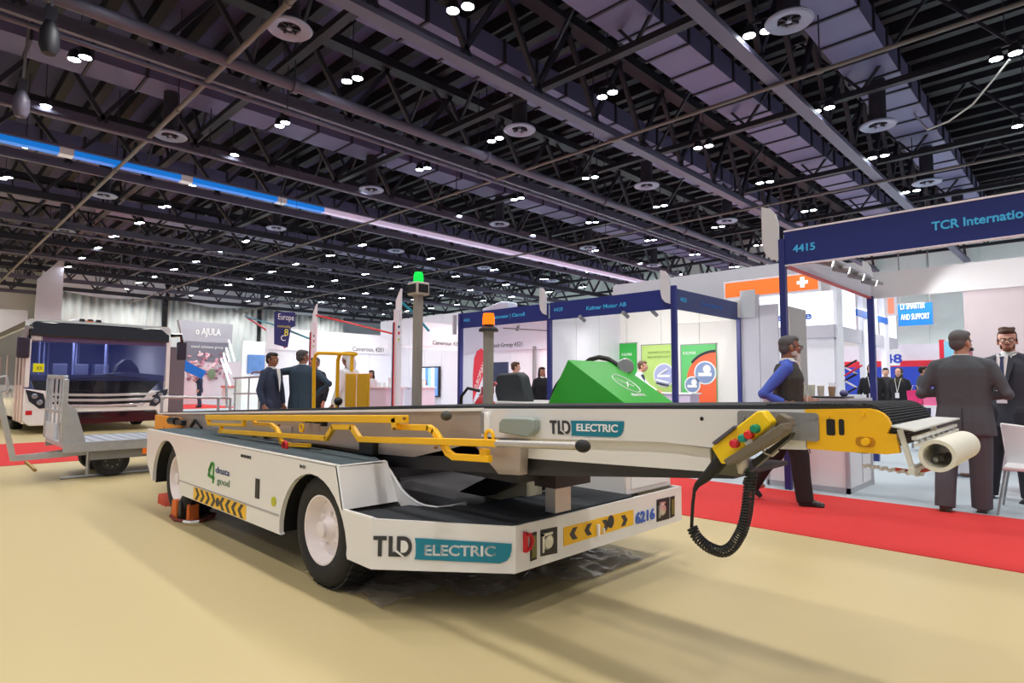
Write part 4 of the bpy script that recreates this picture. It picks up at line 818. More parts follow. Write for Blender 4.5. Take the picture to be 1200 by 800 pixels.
text('lettering', 'Vehicle', .30, (-7.02, 18.05, 3.1), (1, 0, 0), (0, 0, 1), M('sign_blue', (20, 100, 200), .4), E_, width=1.25, bold=.008)
MB().box(-7.5, -7.1, 18.0, 18.05, 3.4, 3.6).build('sign_emblem', M('sign_navy', (20, 50, 90), .4), E_)
for k in range(3): MB().box(-8.3+k*1.03, -8.3+k*1.03+1.01, 18.1, 18.15, 0, 2.55).build('wall_panel', wallw, E_)
MB().box(-5.3, -5.2, 18.2, 25.4, 4.3, 4.75).build('side_beam', wallgr, E_); MB().box(-5.3, -5.2, 18.2, 25.4, 2.5, 2.9).build('side_beam', wallgr, E_)
for k in range(3):
    MB().box(-5.3, -5.15, 18.2+k*2.6, 18.7+k*2.6, 0, 4.3).build('column', framew, E_)
    MB().box(-5.42, -5.36, 18.7+k*2.6, 20.8+k*2.6, 2.9, 4.2).build('lightbox', M('lightbox'), E_)
MB().box(-5.16, -5.1, 20.0, 21.4, 3.3, 3.5).build('blue_strip', M('sign_blue'), E_); MB().box(-5.16, -5.1, 22.5, 23.6, 3.3, 3.5).build('blue_strip', M('sign_blue'), E_)
p = at(1032, 368, y=24); q = at(1047, 349, y=24); sgn = thing('orange_sign', 'small pale orange sign beyond the right navy post', 'sign', p); MB().box(p.x, q.x, 24, 24.1, p.z, q.z).build('face', M('pale_orange', (250, 150, 120), .5, emit=.4), sgn); MB().box(p.x-.08, q.x+.08, 24.02, 24.12, p.z-.08, q.z+.08).build('frame', framew, sgn)
p = at(1053, 382, y=36); q = at(1092, 354, y=36); sgn = thing('blue_sign', 'blue hanging sign reading SMARTER AND SUPPORT', 'sign', p); MB().box(p.x, q.x, 36, 36.1, p.z, q.z).build('face', M('sign_azure', (0, 92, 176), .5), sgn)
text('lettering', 'LY SMARTER', .42, (p.x+.12, 35.98, p.z+.85), (1, 0, 0), (0, 0, 1), pw, sgn, width=(q.x-p.x)*.72); text('lettering', 'AND SUPPORT', .42, (p.x+.12, 35.98, p.z+.3), (1, 0, 0), (0, 0, 1), pw, sgn, width=(q.x-p.x)*.84)
MB().tube([(p.x+.1, 36.05, q.z), (p.x+.1, 36.05, 11.2)], .03, 6).build('hanging_wire', steel, sgn); MB().tube([(q.x-.1, 36.05, q.z), (q.x-.1, 36.05, 11.2)], .03, 6).build('hanging_wire', steel, sgn)
FB = thing('exhibition_stand', 'far stand with a red and blue striped band behind the women', 'booth', (-5, 26, 0)); a = at(975, 450, y=26); b = at(1125, 450, y=26)
MB().box(a.x, b.x, 26, 26.1, 0, 2.72).build('wall', M('bright_pink_white', (240, 232, 242), .6, ), FB); MB().box(a.x, b.x, 25.95, 26, 1.9, 2.12).build('red_band', M('band_red', (226, 40, 60), .5), FB); MB().box(a.x, b.x, 25.95, 26, .6, 1.9).build('blue_band', M('band_blue', (40, 70, 190), .5), FB)
p = at(1040, 425, y=24.5); q = at(1048, 412, y=24.5); MB().box(p.x-.15, q.x+.15, 24.5, 24.55, p.z-.1, q.z+.1).build('number_board', pw, FB); text('number', '48', .42, (p.x-.1, 24.48, p.z), (1, 0, 0), (0, 0, 1), M('band_blue'), FB, width=.55, bold=.01)
c = thing('red_pylon', 'thin red and sky blue pylon between the women and the grey suit', 'sign', at(1104, 440, y=22)); p = at(1102, 440, y=22); MB().box(p.x, p.x+.12, 22, 22.2, 0, 2.6).build('red_side', M('band_red'), c); MB().box(p.x+.12, p.x+.6, 22, 22.1, 1.6, 2.55).build('blue_side', M('sky_panel', (140, 205, 230), .5), c)
arealight('far_stand_light', (-5, 22, 3.6), 8, 3, 150); arealight('stand_light', (-7, 15.5, 3.6), 4, 1.5, 60); arealight('back_light', (-14, 13.5, 3.4), 4, 2, 70); arealight('back_light', (-18, 11, 3.4), 3, 3, 90); arealight('open_booth_light', (-12, 15, 2.9), 5, 1.5, 70)
# counter at right with things on it
c = thing('reception_counter', 'white and grey framed reception counter inside the booth at right', 'counter', (-2.55, 8.0, 0))
MB().box(-3.0, -2.10, 7.62, 8.6, .02, 1.02).build('body', white2, c); MB().box(-3.03, -2.07, 7.6, 8.63, 1.02, 1.08).build('top', M('grey_edge', (180, 180, 186), .4), c)
m = MB()
for x, y in ((-3.0, 7.62), (-2.10, 7.62), (-2.10, 8.6), (-2.10, 8.2)): m.box(x-.02, x+.02, y-.02, y+.02, .0, 1.02) if y != 8.2 else m.box(x-.003, x+.006, y-.005, y+.005, .06, 1.0)
m.box(-3.0, -2.10, 7.60, 7.63, 0, .07).box(-2.12, -2.08, 7.6, 8.62, 0, .07); m.build('frame', M('grey_edge'), c)
ty = solo(MB().box(-2.8, -2.15, 7.75, 8.15, 1.08, 1.10), 'tray', blackp, 'black tray on the reception counter', 'tray')
for k, (x, y, h_, cr, l_) in enumerate([(-2.66, 7.9, .13, (220, 224, 200), 'pale green cup at the left of the black tray'), (-2.56, 7.92, .14, (226, 226, 206), 'pale cup second on the black tray'), (-2.46, 7.94, .13, (224, 214, 196), 'cream cup third on the black tray'), (-2.34, 7.96, .12, (176, 140, 110), 'brown holder with pens on the black tray')]):
    t = thing('cup', l_, 'cup', (x, y, 1.1)); MB().lathe([(0, 0), (.033, 0), (.042, h_), (.038, h_), (.03, .01)], (x, y, 1.1), (0, 0, 1), 16).build('cup_body', M('cup_%d' % k, cr, .5), t)
    if k == 3:
        for a in range(3): MB().cyl((x, y, 1.12), (x+.03*(a-1), y+.01, 1.27), .004, 6).build('pen', M('cup_3'), t)
solo(MB().ball((-2.22, 8.0, 1.14), (.05, .05, .045), 12), 'ornament', M('blue_grey_ball', (96, 96, 140), .4), 'blue grey round ornament at the right of the tray', 'ornament')
t = thing('table_flag', 'small navy table flag at the left of the counter', 'flag', (-2.85, 7.8, 1.08)); MB().cyl((-2.85, 7.8, 1.08), (-2.85, 7.8, 1.32), .005, 6).build('stick', steel, t); MB().box(-2.85, -2.76, 7.79, 7.80, 1.22, 1.31).build('cloth', M('flag_navy', (40, 40, 130), .6), t)
solo(MB().prism([(-2.95, 7.7, 1.08), (-2.83, 7.72, 1.08), (-2.88, 7.72, 1.25), (-2.97, 7.7, 1.25)], (0, .06, 0)), 'card_stand', M('card_dark', (60, 52, 50), .5), 'dark card stand at the left end of the counter', 'card stand')
a = at(973, 555, y=7.5); t = thing('leaflet_rack', 'orange and black leaflet rack hanging on the counter front', 'rack', (-2.62, 7.55, .35)); MB().box(-2.72, -2.66, 7.5, 7.6, .38, .95).build('side', blackp, t); MB().box(-2.66, -2.58, 7.5, 7.56, .38, .95).build('orange_sheet', M('leaflet_orange', (240, 96, 40), .5), t)
MB().tube([(-2.56, 7.5, .95), (-2.46, 7.5, .45), (-2.58, 7.5, .36), (-2.72, 7.5, .36)], .006, 6).build('wire', blackp, t)
# chair at the right edge, table legs, pink bags
t = thing('chair', 'white shell chair with thin steel legs at the right edge', 'chair', (-.62, 8.0, 0))
MB().prism([(-.72, 7.95, .44), (-.25, 7.95, .42), (-.25, 7.95, .80), (-.76, 7.95, .86)], (0, .04, 0)).box(-.72, -.25, 7.55, 7.97, .42, .46).build('shell', white2, t, bevel=.015)
for a, b in (((-.70, 7.95, .42), (-.78, 8.1, 0)), ((-.70, 7.6, .42), (-.76, 7.42, 0)), ((-.28, 7.95, .42), (-.2, 8.1, 0)), ((-.28, 7.6, .42), (-.2, 7.42, 0))): MB().cyl(a, b, .011, 8).build('leg', steel, t)
t = thing('side_table', 'low white table with a red underside behind the white chair', 'table', (-.5, 9.2, 0)); MB().prism([(-1.0, 9.0, .5), (-.2, 9.0, .52), (-.2, 9.6, .52), (-1.0, 9.6, .5)], (0, 0, .03)).build('tabletop', white2, t); MB().box(-1.0, -.2, 9.0, 9.6, .46, .50).build('underside', M('red_underside', (220, 50, 50), .5), t)
for x in (-.95, -.25):
    for y in (9.05, 9.55): MB().cyl((x, y, .48), (x, y, 0), .014, 8).build('leg', steel, t)
t = thing('low_table', 'white low table carrying pink gift bags behind the grey suit', 'table', (-2.0, 13.5, 0)); a = at(1072, 470, y=13.5); MB().box(a.x-.2, a.x+1.1, 13.3, 14.0, .82, .86).build('tabletop', white2, t)
for dx in (-.15, 1.05):
    for y in (13.35, 13.95): MB().cyl((a.x+dx, y, .84), (a.x+dx, y, 0), .02, 8).build('leg', steel, t)
for k, (dx, h_, cr, l_) in enumerate([(-.1, .3, (240, 60, 130), 'hot pink gift bag, leftmost on the low table'), (.15, .26, (244, 120, 170), 'light pink gift bag second on the low table'), (.45, .34, (170, 130, 210), 'lilac gift bag on the low table'), (.75, .28, (236, 110, 180), 'pink gift bag, rightmost on the low table')]):
    g = thing('gift_bag', l_, 'bag', (a.x+dx, 13.5, .86), 'gift bags on the low table'); MB().prism([(a.x+dx, 13.45, .86), (a.x+dx+.22, 13.45, .86), (a.x+dx+.24, 13.45, .86+h_), (a.x+dx-.02, 13.45, .86+h_*.9)], (0, .12, 0)).build('bag_body', M('bag_%d' % k, cr, .5), g)
    MB().tube([(a.x+dx+.05, 13.5, .86+h_*.9), (a.x+dx+.08, 13.5, .93+h_), (a.x+dx+.14, 13.5, .93+h_), (a.x+dx+.17, 13.5, .86+h_*.9)], .006, 6).build('handle', pw, g)
t = thing('brochure_stand', 'zigzag black and white brochure stand at the left of the women', 'stand', at(1000, 480, y=13)); 
for k in range(5): a = at(990+(k % 2)*14, 462-k*8, y=13); b = at(990+((k+1) % 2)*14, 462-(k+1)*8, y=13); MB().bar(a, b, .05, .03).build('strut', [blackp, white2][k % 2], t)
a = at(990, 440, y=12.9); b = at(1010, 428, y=12.9); MB().bar(a, b, .12, .02).build('red_shelf', M('band_red'), t); a = at(1000, 462, y=13); MB().box(a.x-.2, a.x+.2, 12.9, 13.1, 0, a.z).build('base', white2, t)
# --- stand with the grey header at left of the men
S = thing('exhibition_stand', 'grey headed stand with a flower picture behind the walking man', 'booth', (-36, 12, 0))
MB().yz([(10.9, 3.5), (13.5, 3.45), (13.5, 4.6), (10.6, 4.64)], -36.3, -36).build('header', M('header_grey', (172, 172, 182), .6), S)
text('lettering', 'o AJULA', .55, (-35.97, 11.5, 3.9), (0, 1, 0), (0, 0, 1), pw, S, width=1.35, bold=.01)
MB().box(-36.3, -36.0, 10.9, 13.3, 2.4, 3.48).build('upper_picture', M('picture_grey', (120, 120, 134), .6), S); text('lettering', 'travel solutions group', .22, (-35.98, 11.3, 3.15), (0, 1, 0), (0, 0, 1), pw, S, width=1.7)
MB().box(-36.3, -36.05, 10.6, 14.2, 0, 2.4).build('lower_wall', M('pinkish_white', (226, 216, 224), .6), S)
rf = random.Random(4)
for k in range(80):
    y = rf.uniform(11.2, 13.4); z = rf.uniform(1.4, 2.9); MB().ball((-35.98, y, z), (.03, rf.uniform(.05, .13), rf.uniform(.05, .11)), 8).build('blossom', [M('rose_pink', (214, 160, 176), .7), M('rose_pale', (236, 206, 214), .7), M('rose_dark', (150, 100, 120), .7)][k % 3], S)
MB().yz([(10.55, 0), (11.0, 0), (10.9, 1.9), (10.3, 2.2)], -35.9, -35.8).build('side_wing', pw, S)
MB().prism([(-30.5, 8.9, 2.55), (-30.5, 9.35, 1.75), (-30.5, 10.1, 1.4), (-30.5, 10.3, 1.75), (-30.5, 9.6, 2.1)], (-.05, 0, 0)).build('blue_swoosh', M('swoosh_blue', (30, 120, 220), .5), S); MB().ball((-35.9, 12.4, 1.7), (.03, .22, .3), 14).build('green_disc', M('disc_green', (120, 140, 110), .5), S)
MB().box(-34, -33.4, 12.3, 13.2, 0, .95).build('plinth', pw, S); MB().box(-34.05, -33.35, 12.25, 13.25, .95, 1.05).build('plinth_top', M('salmon', (226, 120, 110), .5), S)
solo(MB().box(-26, -25.8, 7.0, 7.9, 0, 2.6), 'brown_panel', M('maroon_grey_panel', (104, 84, 92), .6), 'dark maroon panel directly right of the bus', 'panel')
LT = M('led_tube', (240, 245, 255), .4, emit=1.1)
tubes = [(268, 398, 275, 423), (265, 407, 269, 424), (262, 413, 266, 437), (259, 420, 270, 452), (263, 419, 271, 438)]
T_ = thing('led_tube_sculpture', 'cluster of slanted glowing tubes left of the men', 'lamp', at(266, 470, x=-22))
for a, b, c_, d_ in tubes: MB().cyl(at(a, b, x=-22), at(c_, d_, x=-22), .03, 8).build('led_tube', LT, T_)
MB().bar(at(264, 410, x=-22.1), at(266, 478, x=-22.1), .06).box(-22.3, -21.9, at(266, 470, x=-22).y-.3, at(266, 470, x=-22).y+.3, 0, .05).build('stand', steel, T_)
t = thing('glazed_counter', 'white display counter with bright posts left of the men', 'counter', at(290, 470, x=-24)); MB().box(-24.5, -23.8, at(280, 470, x=-24).y, at(300, 470, x=-24).y, 0, 1.3).build('body', pw, t)
bd = thing('booth_backdrop', 'bright white booth wall behind the men at left', 'wall panel', (-24.5, 11.0, 0))
for k in range(4): MB().box(-24.6, -24.5, 9.6+k, 9.6+k+.98, 0, 2.9).build('wall_panel', glow, bd)
MB().box(-24.48, -24.42, 9.8, 13.4, 1.6, 2.35).build('picture_strip', M('sky_picture', (90, 130, 190), .5, var=.5, scale=3), bd)
arealight('left_booth_light', (-22, 11, 3.5), 3, 4, 110); arealight('grey_stand_light', (-33, 12, 5.5), 4, 4, 120, (0, .5, 0))
# --- silver trolley railing cage before the men
CG = thing('luggage_trolley', 'silver tube railing trolley in front of the men at left', 'trolley', at(290, 480, y=4.3)); yy = 4.3
for u in (276, 292, 304, 314): a = at(u, 443, y=yy); MB().cyl((a.x, yy, .1), a, .014, 8).build('upright', galv, CG)
a = at(274, 443, y=yy); b = at(311, 441, y=yy); c_ = at(315, 446, y=yy); MB().tube([a, b, c_, (c_.x, yy, .15)], .018, 8).build('top_rail', galv, CG); MB().cyl(at(274, 461, y=yy), at(315, 461, y=yy), .014, 8).build('mid_rail', galv, CG)
a = at(274, 443, y=yy); MB().box(a.x, c_.x, yy, yy+.6, .25, .3).build('platform', galv, CG)
for dx in (.1, .9):
    MB().cyl((a.x+dx*.8, yy+.1, .08), (a.x+dx*.8, yy+.14, .08), .08, 14).build('castor', black, CG)
# long low rail in front of the stand
R_ = thing('barrier_rail', 'long low grey tube barrier behind the belt loader tail', 'barrier', at(215, 480, x=-12)); a = at(188, 465, x=-12); b = at(270, 466, x=-12); MB().cyl(a, b, .025, 8).build('top_rail', galv, R_)
for u in (190, 256, 270): q = at(u, 466, x=-12); MB().cyl((q.x, q.y, 0), q, .025, 8).build('upright', galv, R_)
# ================================================================== SHUTTLE BUS
BU = thing('airport_bus', 'white airport bus with a black windscreen frame parked at left', 'bus', (-20, 3.6, 0)); X = -18.0
busw = M('bus_white', (238, 236, 238), .25, coat=.4); bk = M('bus_black', (14, 16, 24), .12, coat=.6); chrome = M('bus_chrome', (225, 225, 228), .15, .6); pinkw = M('bus_pillar', (214, 190, 186), .35)
y0, y1 = 2.08, 5.14
# body shell: roof, sides, rear
body = MB().box(-29, X-.35, y0, y0+.06, .25, 1.15).box(-29, X-.25, y1-.06, y1, .25, 2.6).box(-29.1, -29, y0, y1, .25, 2.6).box(-29, X-.1, y0, y1, .25, .35)
body.build('body_shell', busw, BU)
bl_ = bpy.data.lights.new('cabin_light', 'AREA'); bl_.size = 1.6; bl_.energy = 55; bl_.color = (.75, .8, 1)
bo_ = bpy.data.objects.new('cabin_light', bl_); bo_.location = (-20, 3.6, 2.44); COL.objects.link(bo_)
rf_ = MB().yz(rrect(y0-.02, y1+.02, 2.48, 2.74, .11), -29, X-.12); rf_.build('roof', M('bus_roof', (226, 228, 226), .35), BU)
MB().box(-29, X-.3, y0-.03, y0+.03, 2.55, 2.68).build('roof_gutter', M('taupe_holder'), BU)
fr = [(y0, .32), (y0+.12, .20), (2.75, .2), (2.95, .50), (4.85, .50), (4.95, .3), (y1, .3), (y1, 1.0), (4.7, 1.02), (4.4, .6), (2.85, .62), (2.5, 1.02), (y0, 1.08)]
MB().yz(fr, X-.3, X).build('front_panel', busw, BU, bevel=.02)
MB().yz([(2.78, .2), (2.95, .48), (4.85, .48), (4.93, .22)], X-.25, X-.05).build('lower_intake', bk, BU)
MB().yz([(y0+.4, .6), (4.5, .6), (4.72, 1.04), (4.95, 1.28), (y0+.12, 1.28), (y0+.2, 1.04)], X-.2, X-.03).build('nose_panel', bk, BU)
for z, a, b in ((.93, 2.5, 4.86), (.80, 2.6, 4.8), (.66, 2.7, 4.6)): MB().yz([(a, z+.035), (3.65, z+.01), (b, z+.035), (b-.06, z-.03), (3.65, z-.055), (a+.06, z-.03)], X-.05, X+.02).build('grille_bar', chrome, BU, bevel=.006)
MB().box(X-.04, X+.01, 2.6, 4.8, .70, .76).build('grille_insert', bk, BU)
# windscreen with frame
MB().yz([(y0+.02, 2.32), (y0+.02, 2.58), (y0+.15, 2.68), (y1-.25, 2.66), (y1-.04, 2.5), (y1-.04, 2.3)], X-.25, X+.02).build('header_visor', bk, BU, bevel=.03)
MB().box(X-.1, X, y0, y0+.09, 1.1, 2.4).build('windscreen_pillar', busw, BU, bevel=.02); MB().box(X-.1, X, y1-.1, y1, .9, 2.4).build('windscreen_pillar', busw, BU, bevel=.02)
MB().box(X-.06, X-.02, y0+.1, y1-.12, 2.2, 2.33).build('sun_blind', M('mauve_blind', (120, 84, 96), .5), BU)
gl = M('tinted_windscreen', (60, 74, 150), .05, alpha=.30, coat=.5); MB().box(X-.03, X-.015, y0+.08, y1-.1, 1.26, 2.33).build('windscreen', gl, BU)
MB().yz([(y0+.1, 1.27), (y1-.12, 1.27), (y1-.12, 1.42), (4.2, 1.5), (3.5, 1.42), (y0+.1, 1.4)], X-.9, X-.1).build('dashboard', M('dash_grey', (70, 80, 92), .6), BU)
MB().box(-24, -23.9, y0+.1, y1-.1, .4, 2.5).build('rear_bulkhead', M('cabin_blue', (70, 84, 170), .6), BU); MB().box(-29, -18.5, y0+.1, y1-.1, .35, .42).build('cabin_floor', M('cabin_floor', (60, 60, 80), .6), BU)
for k in range(9): MB().cyl((-20.2-(k % 3)*1.1, 2.6+k*.25, .4), (-20.2-(k % 3)*1.1, 2.6+k*.25, 2.45), .025, 8).build('grab_pole', M('pale_blue_pole', (150, 160, 220), .4), BU)
for k in range(5): MB().box(-21.2, -20.9, 2.5+k*.5, 2.85+k*.5, .8, 1.75).build('passenger_seat', M('seat_slate', (90, 96, 130), .6), BU, bevel=.03)
MB().yz([(4.05, 1.4), (4.7, 1.4), (4.62, 1.65), (4.45, 1.85), (4.3, 1.85), (4.15, 1.7)], X-1.3, X-.95).build('driver_seat', blackp, BU, bevel=.03)
MB().box(X-.012, X-.006, 2.22, 2.43, 1.47, 1.67).build('yellow_notice', M('notice_yellow', (235, 240, 20), .5), BU); text('lettering', 'XX', .12, (X-.004, 2.28, 1.52), (0, 1, 0), (0, 0, 1), charcoal, BU, width=.12)
for a, b in (((2.9, 1.30), (3.9, 1.36)), ((4.6, 1.30), (3.7, 1.42))): MB().bar((X+.02, a[0], a[1]), (X+.02, b[0], b[1]), .02).build('wiper', blackp, BU)
hl = M('headlight_glass', (150, 156, 170), .1, .5, var=.4, scale=9)
for s, yc in ((1, y0), (-1, y1)):
    P = [(yc+s*.02, 1.06), (yc+s*.36, .96), (yc+s*.46, .62), (yc+s*.3, .60), (yc+s*.1, .78)]
    h = MB().yz(P, X-.05, X+.015).build('headlight', M('headlight_dark', (50, 54, 64), .15, .3), BU, bevel=.01)
    for q in ((.2, .9), (.3, .75)): MB().lathe([(.0, .02), (.05, .01), (.065, 0)], (X+.012, yc+s*q[0], q[1]), (1, 0, 0), 16).build('headlight_lens', hl, h)
MB().box(X, X+.01, 2.13, 2.25, .46, .56).build('reflector', red, BU)
# near side: black glazing, pillars, wheel
MB().box(-29, X-.4, y0-.01, y0+.03, 1.15, 2.5).build('side_glazing', M('side_glass', (20, 24, 44), .08, coat=.5), BU)
for x in (X-.2, X-.75, X-1.35, X-3.2, X-4.9, X-6.6): MB().box(x-.16, x+.1, y0-.025, y0, .9, 1.95).build('pillar', pinkw, BU)
for x in (X-.05, X-.5, X-1.05): MB().box(x-.38, x-.06, y0-.03, y0, .28, 1.15).build('side_panel', M('side_pinkwhite', (226, 196, 190), .35), BU, bevel=.01)
MB().box(X-.35, X+0.0, y0-.02, y0+.3, 2.2, 2.6).build('corner_cap', M('cap_grey', (190, 190, 190), .4), BU, bevel=.04)
for x, yw, s in ((-20.4, y0+.02, -1), (-27, y0+.02, -1), (-20.4, y1-.02, 1)):
    wv = MB().lathe([(.25, .0), (.42, .0), (.47, .04), (.47, .24), (.25, .26)], (x, yw, .47), (0, -s, 0), 28).build('wheel', black, BU); MB().lathe([(.26, .02), (.15, .08), (0, .06)], (x, yw, .47), (0, -s, 0), 20).build('rim', steel, wv)
MB().lathe([(.50, 0), (.56, 0)], (-20.4, y0-.02, .5), (0, 1, 0), 28).build('wheel_arch', blackp, BU)
for yc, zc, s in ((2.02, 2.05, -1), (5.42, 2.1, 1)):
    q = MB().box(X-.1, X+.05, yc-.12, yc+.12, zc-.26, zc+.24).build('mirror', M('mirror_housing', (50, 44, 62), .35), BU, bevel=.04)
    MB().tube([(X-.1, yc-s*.25, 2.5), (X+.05, yc-s*.05, 2.52), (X+.02, yc, zc+.22)], .05, 8).build('mirror_arm', [greyp, bk][s > 0], q)
for k, yy in enumerate((3.2, 3.38, 3.56)): MB().prism([(-18.8, yy, 2.74), (-18.8, yy+.14, 2.74), (-18.8, yy+.12, 2.87), (-18.8, yy+.02, 2.87)], (-.1, 0, 0)).build('roof_window', dkst, BU)
MB().yz([(2.8, 2.72), (3.15, 2.88), (3.7, 2.88), (4.0, 2.72)], -19.4, -18.85).build('roof_pod', busw, BU, bevel=.03); MB().box(-18.86, -18.79, 3.36, 3.5, 2.75, 2.82).build('orange_lamp', orange, BU)
MB().yz([(4.35, 2.7), (4.6, 2.78), (4.9, 2.7)], -19.2, -18.8).build('roof_vent', dkst, BU)
# ================================================================== BAGGAGE CART
C_ = thing('baggage_cart', 'galvanised baggage cart with open mesh end gate and tow bar before the bus', 'cart', (-9.9, 2.6, 0))
xa, xb, ya, ybk = -10.5, -9.28, 1.48, 3.75
MB().box(xa, xb, ya, ybk, .42, .47).build('platform', galv, C_)
for k in range(16): MB().box(xa+.05, xb-.05, ya+.08+k*.14, ya+.16+k*.14, .47, .478).build('plank', M('plank_silver', (204, 210, 220), .35, .4, var=.15, scale=6), C_)
MB().box(xb, xb+.03, ya, ybk, .36, .48).build('side_beam', galv, C_); MB().box(xa-.03, xa, ya, ybk, .36, .48).build('side_beam', galv, C_)
MB().box(xb-.1, xb-.04, ya+.3, ybk-.2, .24, .40).build('underframe', greyp, C_); MB().prism([(xb+.032, 2.35, .28), (xb+.032, 2.5, .28), (xb+.032, 2.52, .36), (xb+.032, 2.35, .36)], (.004, 0, 0)).build('amber_reflector', orange, C_)
text('lettering', 'VULCAN TRAILER', .07, (xb-.035, 2.55, .30), (0, 1, 0), (0, 0, 1), charcoal, C_, width=.75)
for x in (-9.42, -10.3):
    wv = MB().lathe([(.12, 0), (.19, .0), (.205, .03), (.205, .13), (.12, .15)], (x, 2.05, .205), (-1, 0, 0), 28).build('wheel', black, C_)
    MB().lathe([(.125, .01), (.1, .03), (0, .025)], (x, 2.05, .205), (-1, 0, 0), 20).build('rim', M('dark_rim', (46, 46, 52), .4), wv)
    MB().lathe([(0, 0), (.125, 0)], (x+.002, 2.05, .205), (-1, 0, 0), 20).build('disc', M('dark_rim'), wv)
    for k in range(8): MB().ball((x+.006, 2.05+.08*math.cos(k*PI/4), .205+.08*math.sin(k*PI/4)), .011, 6).build('wheel_nut', steel, wv)
# end gate on y = 1.48 : frame, bars, bottom plate
gt = MB().bar((-10.55, ya, .48), (-10.5, ya, 1.30), .05).bar((-9.32, ya, .48), (-9.28, ya, 1.28), .06, .06).bar((-10.5, ya, 1.32), (-9.3, ya, 1.30), .05).bar((-10.55, ya, .86), (-9.3, ya, .86), .04).build('end_gate', galv, C_, bevel=.01)
for k in range(1, 4): MB().cyl((-10.53+k*.3, ya, .86), (-10.50+k*.3, ya, 1.3), .014, 8).build('bar', galv, gt); MB().cyl((-10.53+k*.3, ya, .50), (-10.53+k*.3, ya, .86), .012, 8).build('bar', galv, gt)
for z in (.96, 1.06, 1.16): MB().box(-10.5, -9.3, ya-.01, ya+.01, z, z+.0).build('cross_wire', galv, gt) if 0 else None
MB().box(-10.5, -9.8, ya-.012, ya+.012, .49, .70).build('plate', M('pale_blue_steel', (206, 214, 224), .4, .3), gt)
MB().prism([(-9.30, ya+.0, 1.0), (-9.30, ya+.12, .9), (-9.30, ya+.24, .48), (-9.30, ya, .48)], (.02, 0, 0)).build('gusset', galv, gt)
# tow bar
a = at(15, 537, z=.3); b = Vector((-9.6, ya+.6, .33)); a2 = a+Vector((.05, 0, -.02))
MB().bar(a, b, .07).bar(a, (-10.1, ya+.5, .33), .05).build('tow_bar', galv, C_)
h1 = at(0, 470, x=a.x+.1); MB().bar(a2, h1, .06).bar(h1, h1+(h1-a2)*.4, .06).build('tow_handle', galv, C_); hh = at(8, 450, x=a.x+.1); MB().tube([at(0, 442, x=a.x+.1), at(7, 440, x=a.x+.1), at(10, 452, x=a.x+.1), at(5, 458, x=a.x+.1), at(0, 459, x=a.x+.1)], .015, 8).build('loop_handle', galv, C_)
MB().tube([at(30, 541, z=.27), at(36, 546, z=.22), at(41, 551, z=.18)], .02, 8).build('brass_pin', M('brass', (150, 120, 70), .4, .6), C_)
# outrigger rail in front of the cart
q = at(102, 559, z=0); rx = q.x
MB().cyl((rx, q.y, .03), (rx, q.y, .45), .022, 8).build('rail_post', galv, C_)
for (u0, v0, u1, v1, z) in ((104, 536, 175, 531, .24), (70, 560, 175, 551, .05)):
    A = at(u0, v0, x=rx); Bq = at(u1, v1, x=rx); MB().cyl(A, (rx, 4.0, A.z), .02, 8).build('side_rail', galv, C_)
MB().bar((rx, q.y, .44), (xb, q.y, .44), .03).bar((rx, 3.9, .24), (xb, 3.7, .4), .03).build('rail_arm', galv, C_)
# ================================================================== PEOPLE
skin_m = {'light': M('skin_light', (222, 170, 148), .55), 'tan': M('skin_tan', (196, 142, 116), .55), 'brown': M('skin_brown', (150, 102, 80), .55)}
def rings(m, R, n=16, cap=True):
    """R: list of (centre, ex*rx, ey*ry)"""
    V = []; F = []
    for c, a, b in R:
        V += [c+a*math.cos(2*PI*k/n)+b*math.sin(2*PI*k/n) for k in range(n)]
    for i in range(len(R)-1):
        for k in range(n): F.append((i*n+k, i*n+(k+1) % n, (i+1)*n+(k+1) % n, (i+1)*n+k))
    F.append(tuple(range(n))[::-1]); F.append(tuple(range((len(R)-1)*n, len(R)*n))); return m.add(V, F)
def torso(m, S, lean, k=1.0):
    """S: (z, half width, half depth, y offset) stack; lean shifts with height"""
    return rings(m, [(Vector((lean[0]*max(0, z-.9), yo+lean[1]*max(0, z-.9), z)), Vector((rx*k, 0, 0)), Vector((0, ry*k, 0))) for z, rx, ry, yo in S])
def limb(m, P, r, n=12):
    P = [Vector(p) for p in P]; m.tube(P, r, n)
    for p, q in zip(P, r): m.ball(p, q*.99, 10)
    return m
def fuse(m, name, mat, par, vox, T, sm=2, label=None):
    """weld overlapping shapes into one continuous skin, in the figure's own axes T"""
    me = bpy.data.meshes.new(name); me.from_pydata([tuple(v) for v in m.v], [], m.f)
    bm = bmesh.new(); bm.from_mesh(me); bmesh.ops.recalc_face_normals(bm, faces=bm.faces); bm.to_mesh(me); bm.free()
    o = bpy.data.objects.new(name, me); COL.objects.link(o)
    r = o.modifiers.new('r', 'REMESH'); r.mode = 'VOXEL'; r.voxel_size = vox
    s = o.modifiers.new('s', 'SMOOTH'); s.factor = .5; s.iterations = sm
    dg = bpy.context.evaluated_depsgraph_get(); me2 = bpy.data.meshes.new_from_object(o.evaluated_get(dg))
    bpy.data.objects.remove(o); me2.shade_smooth(); me2.materials.clear(); me2.materials.append(mat)
    ob = bpy.data.objects.new(name, me2); COL.objects.link(ob); ob.parent = par
    if label: ob['label'] = label
    return ob
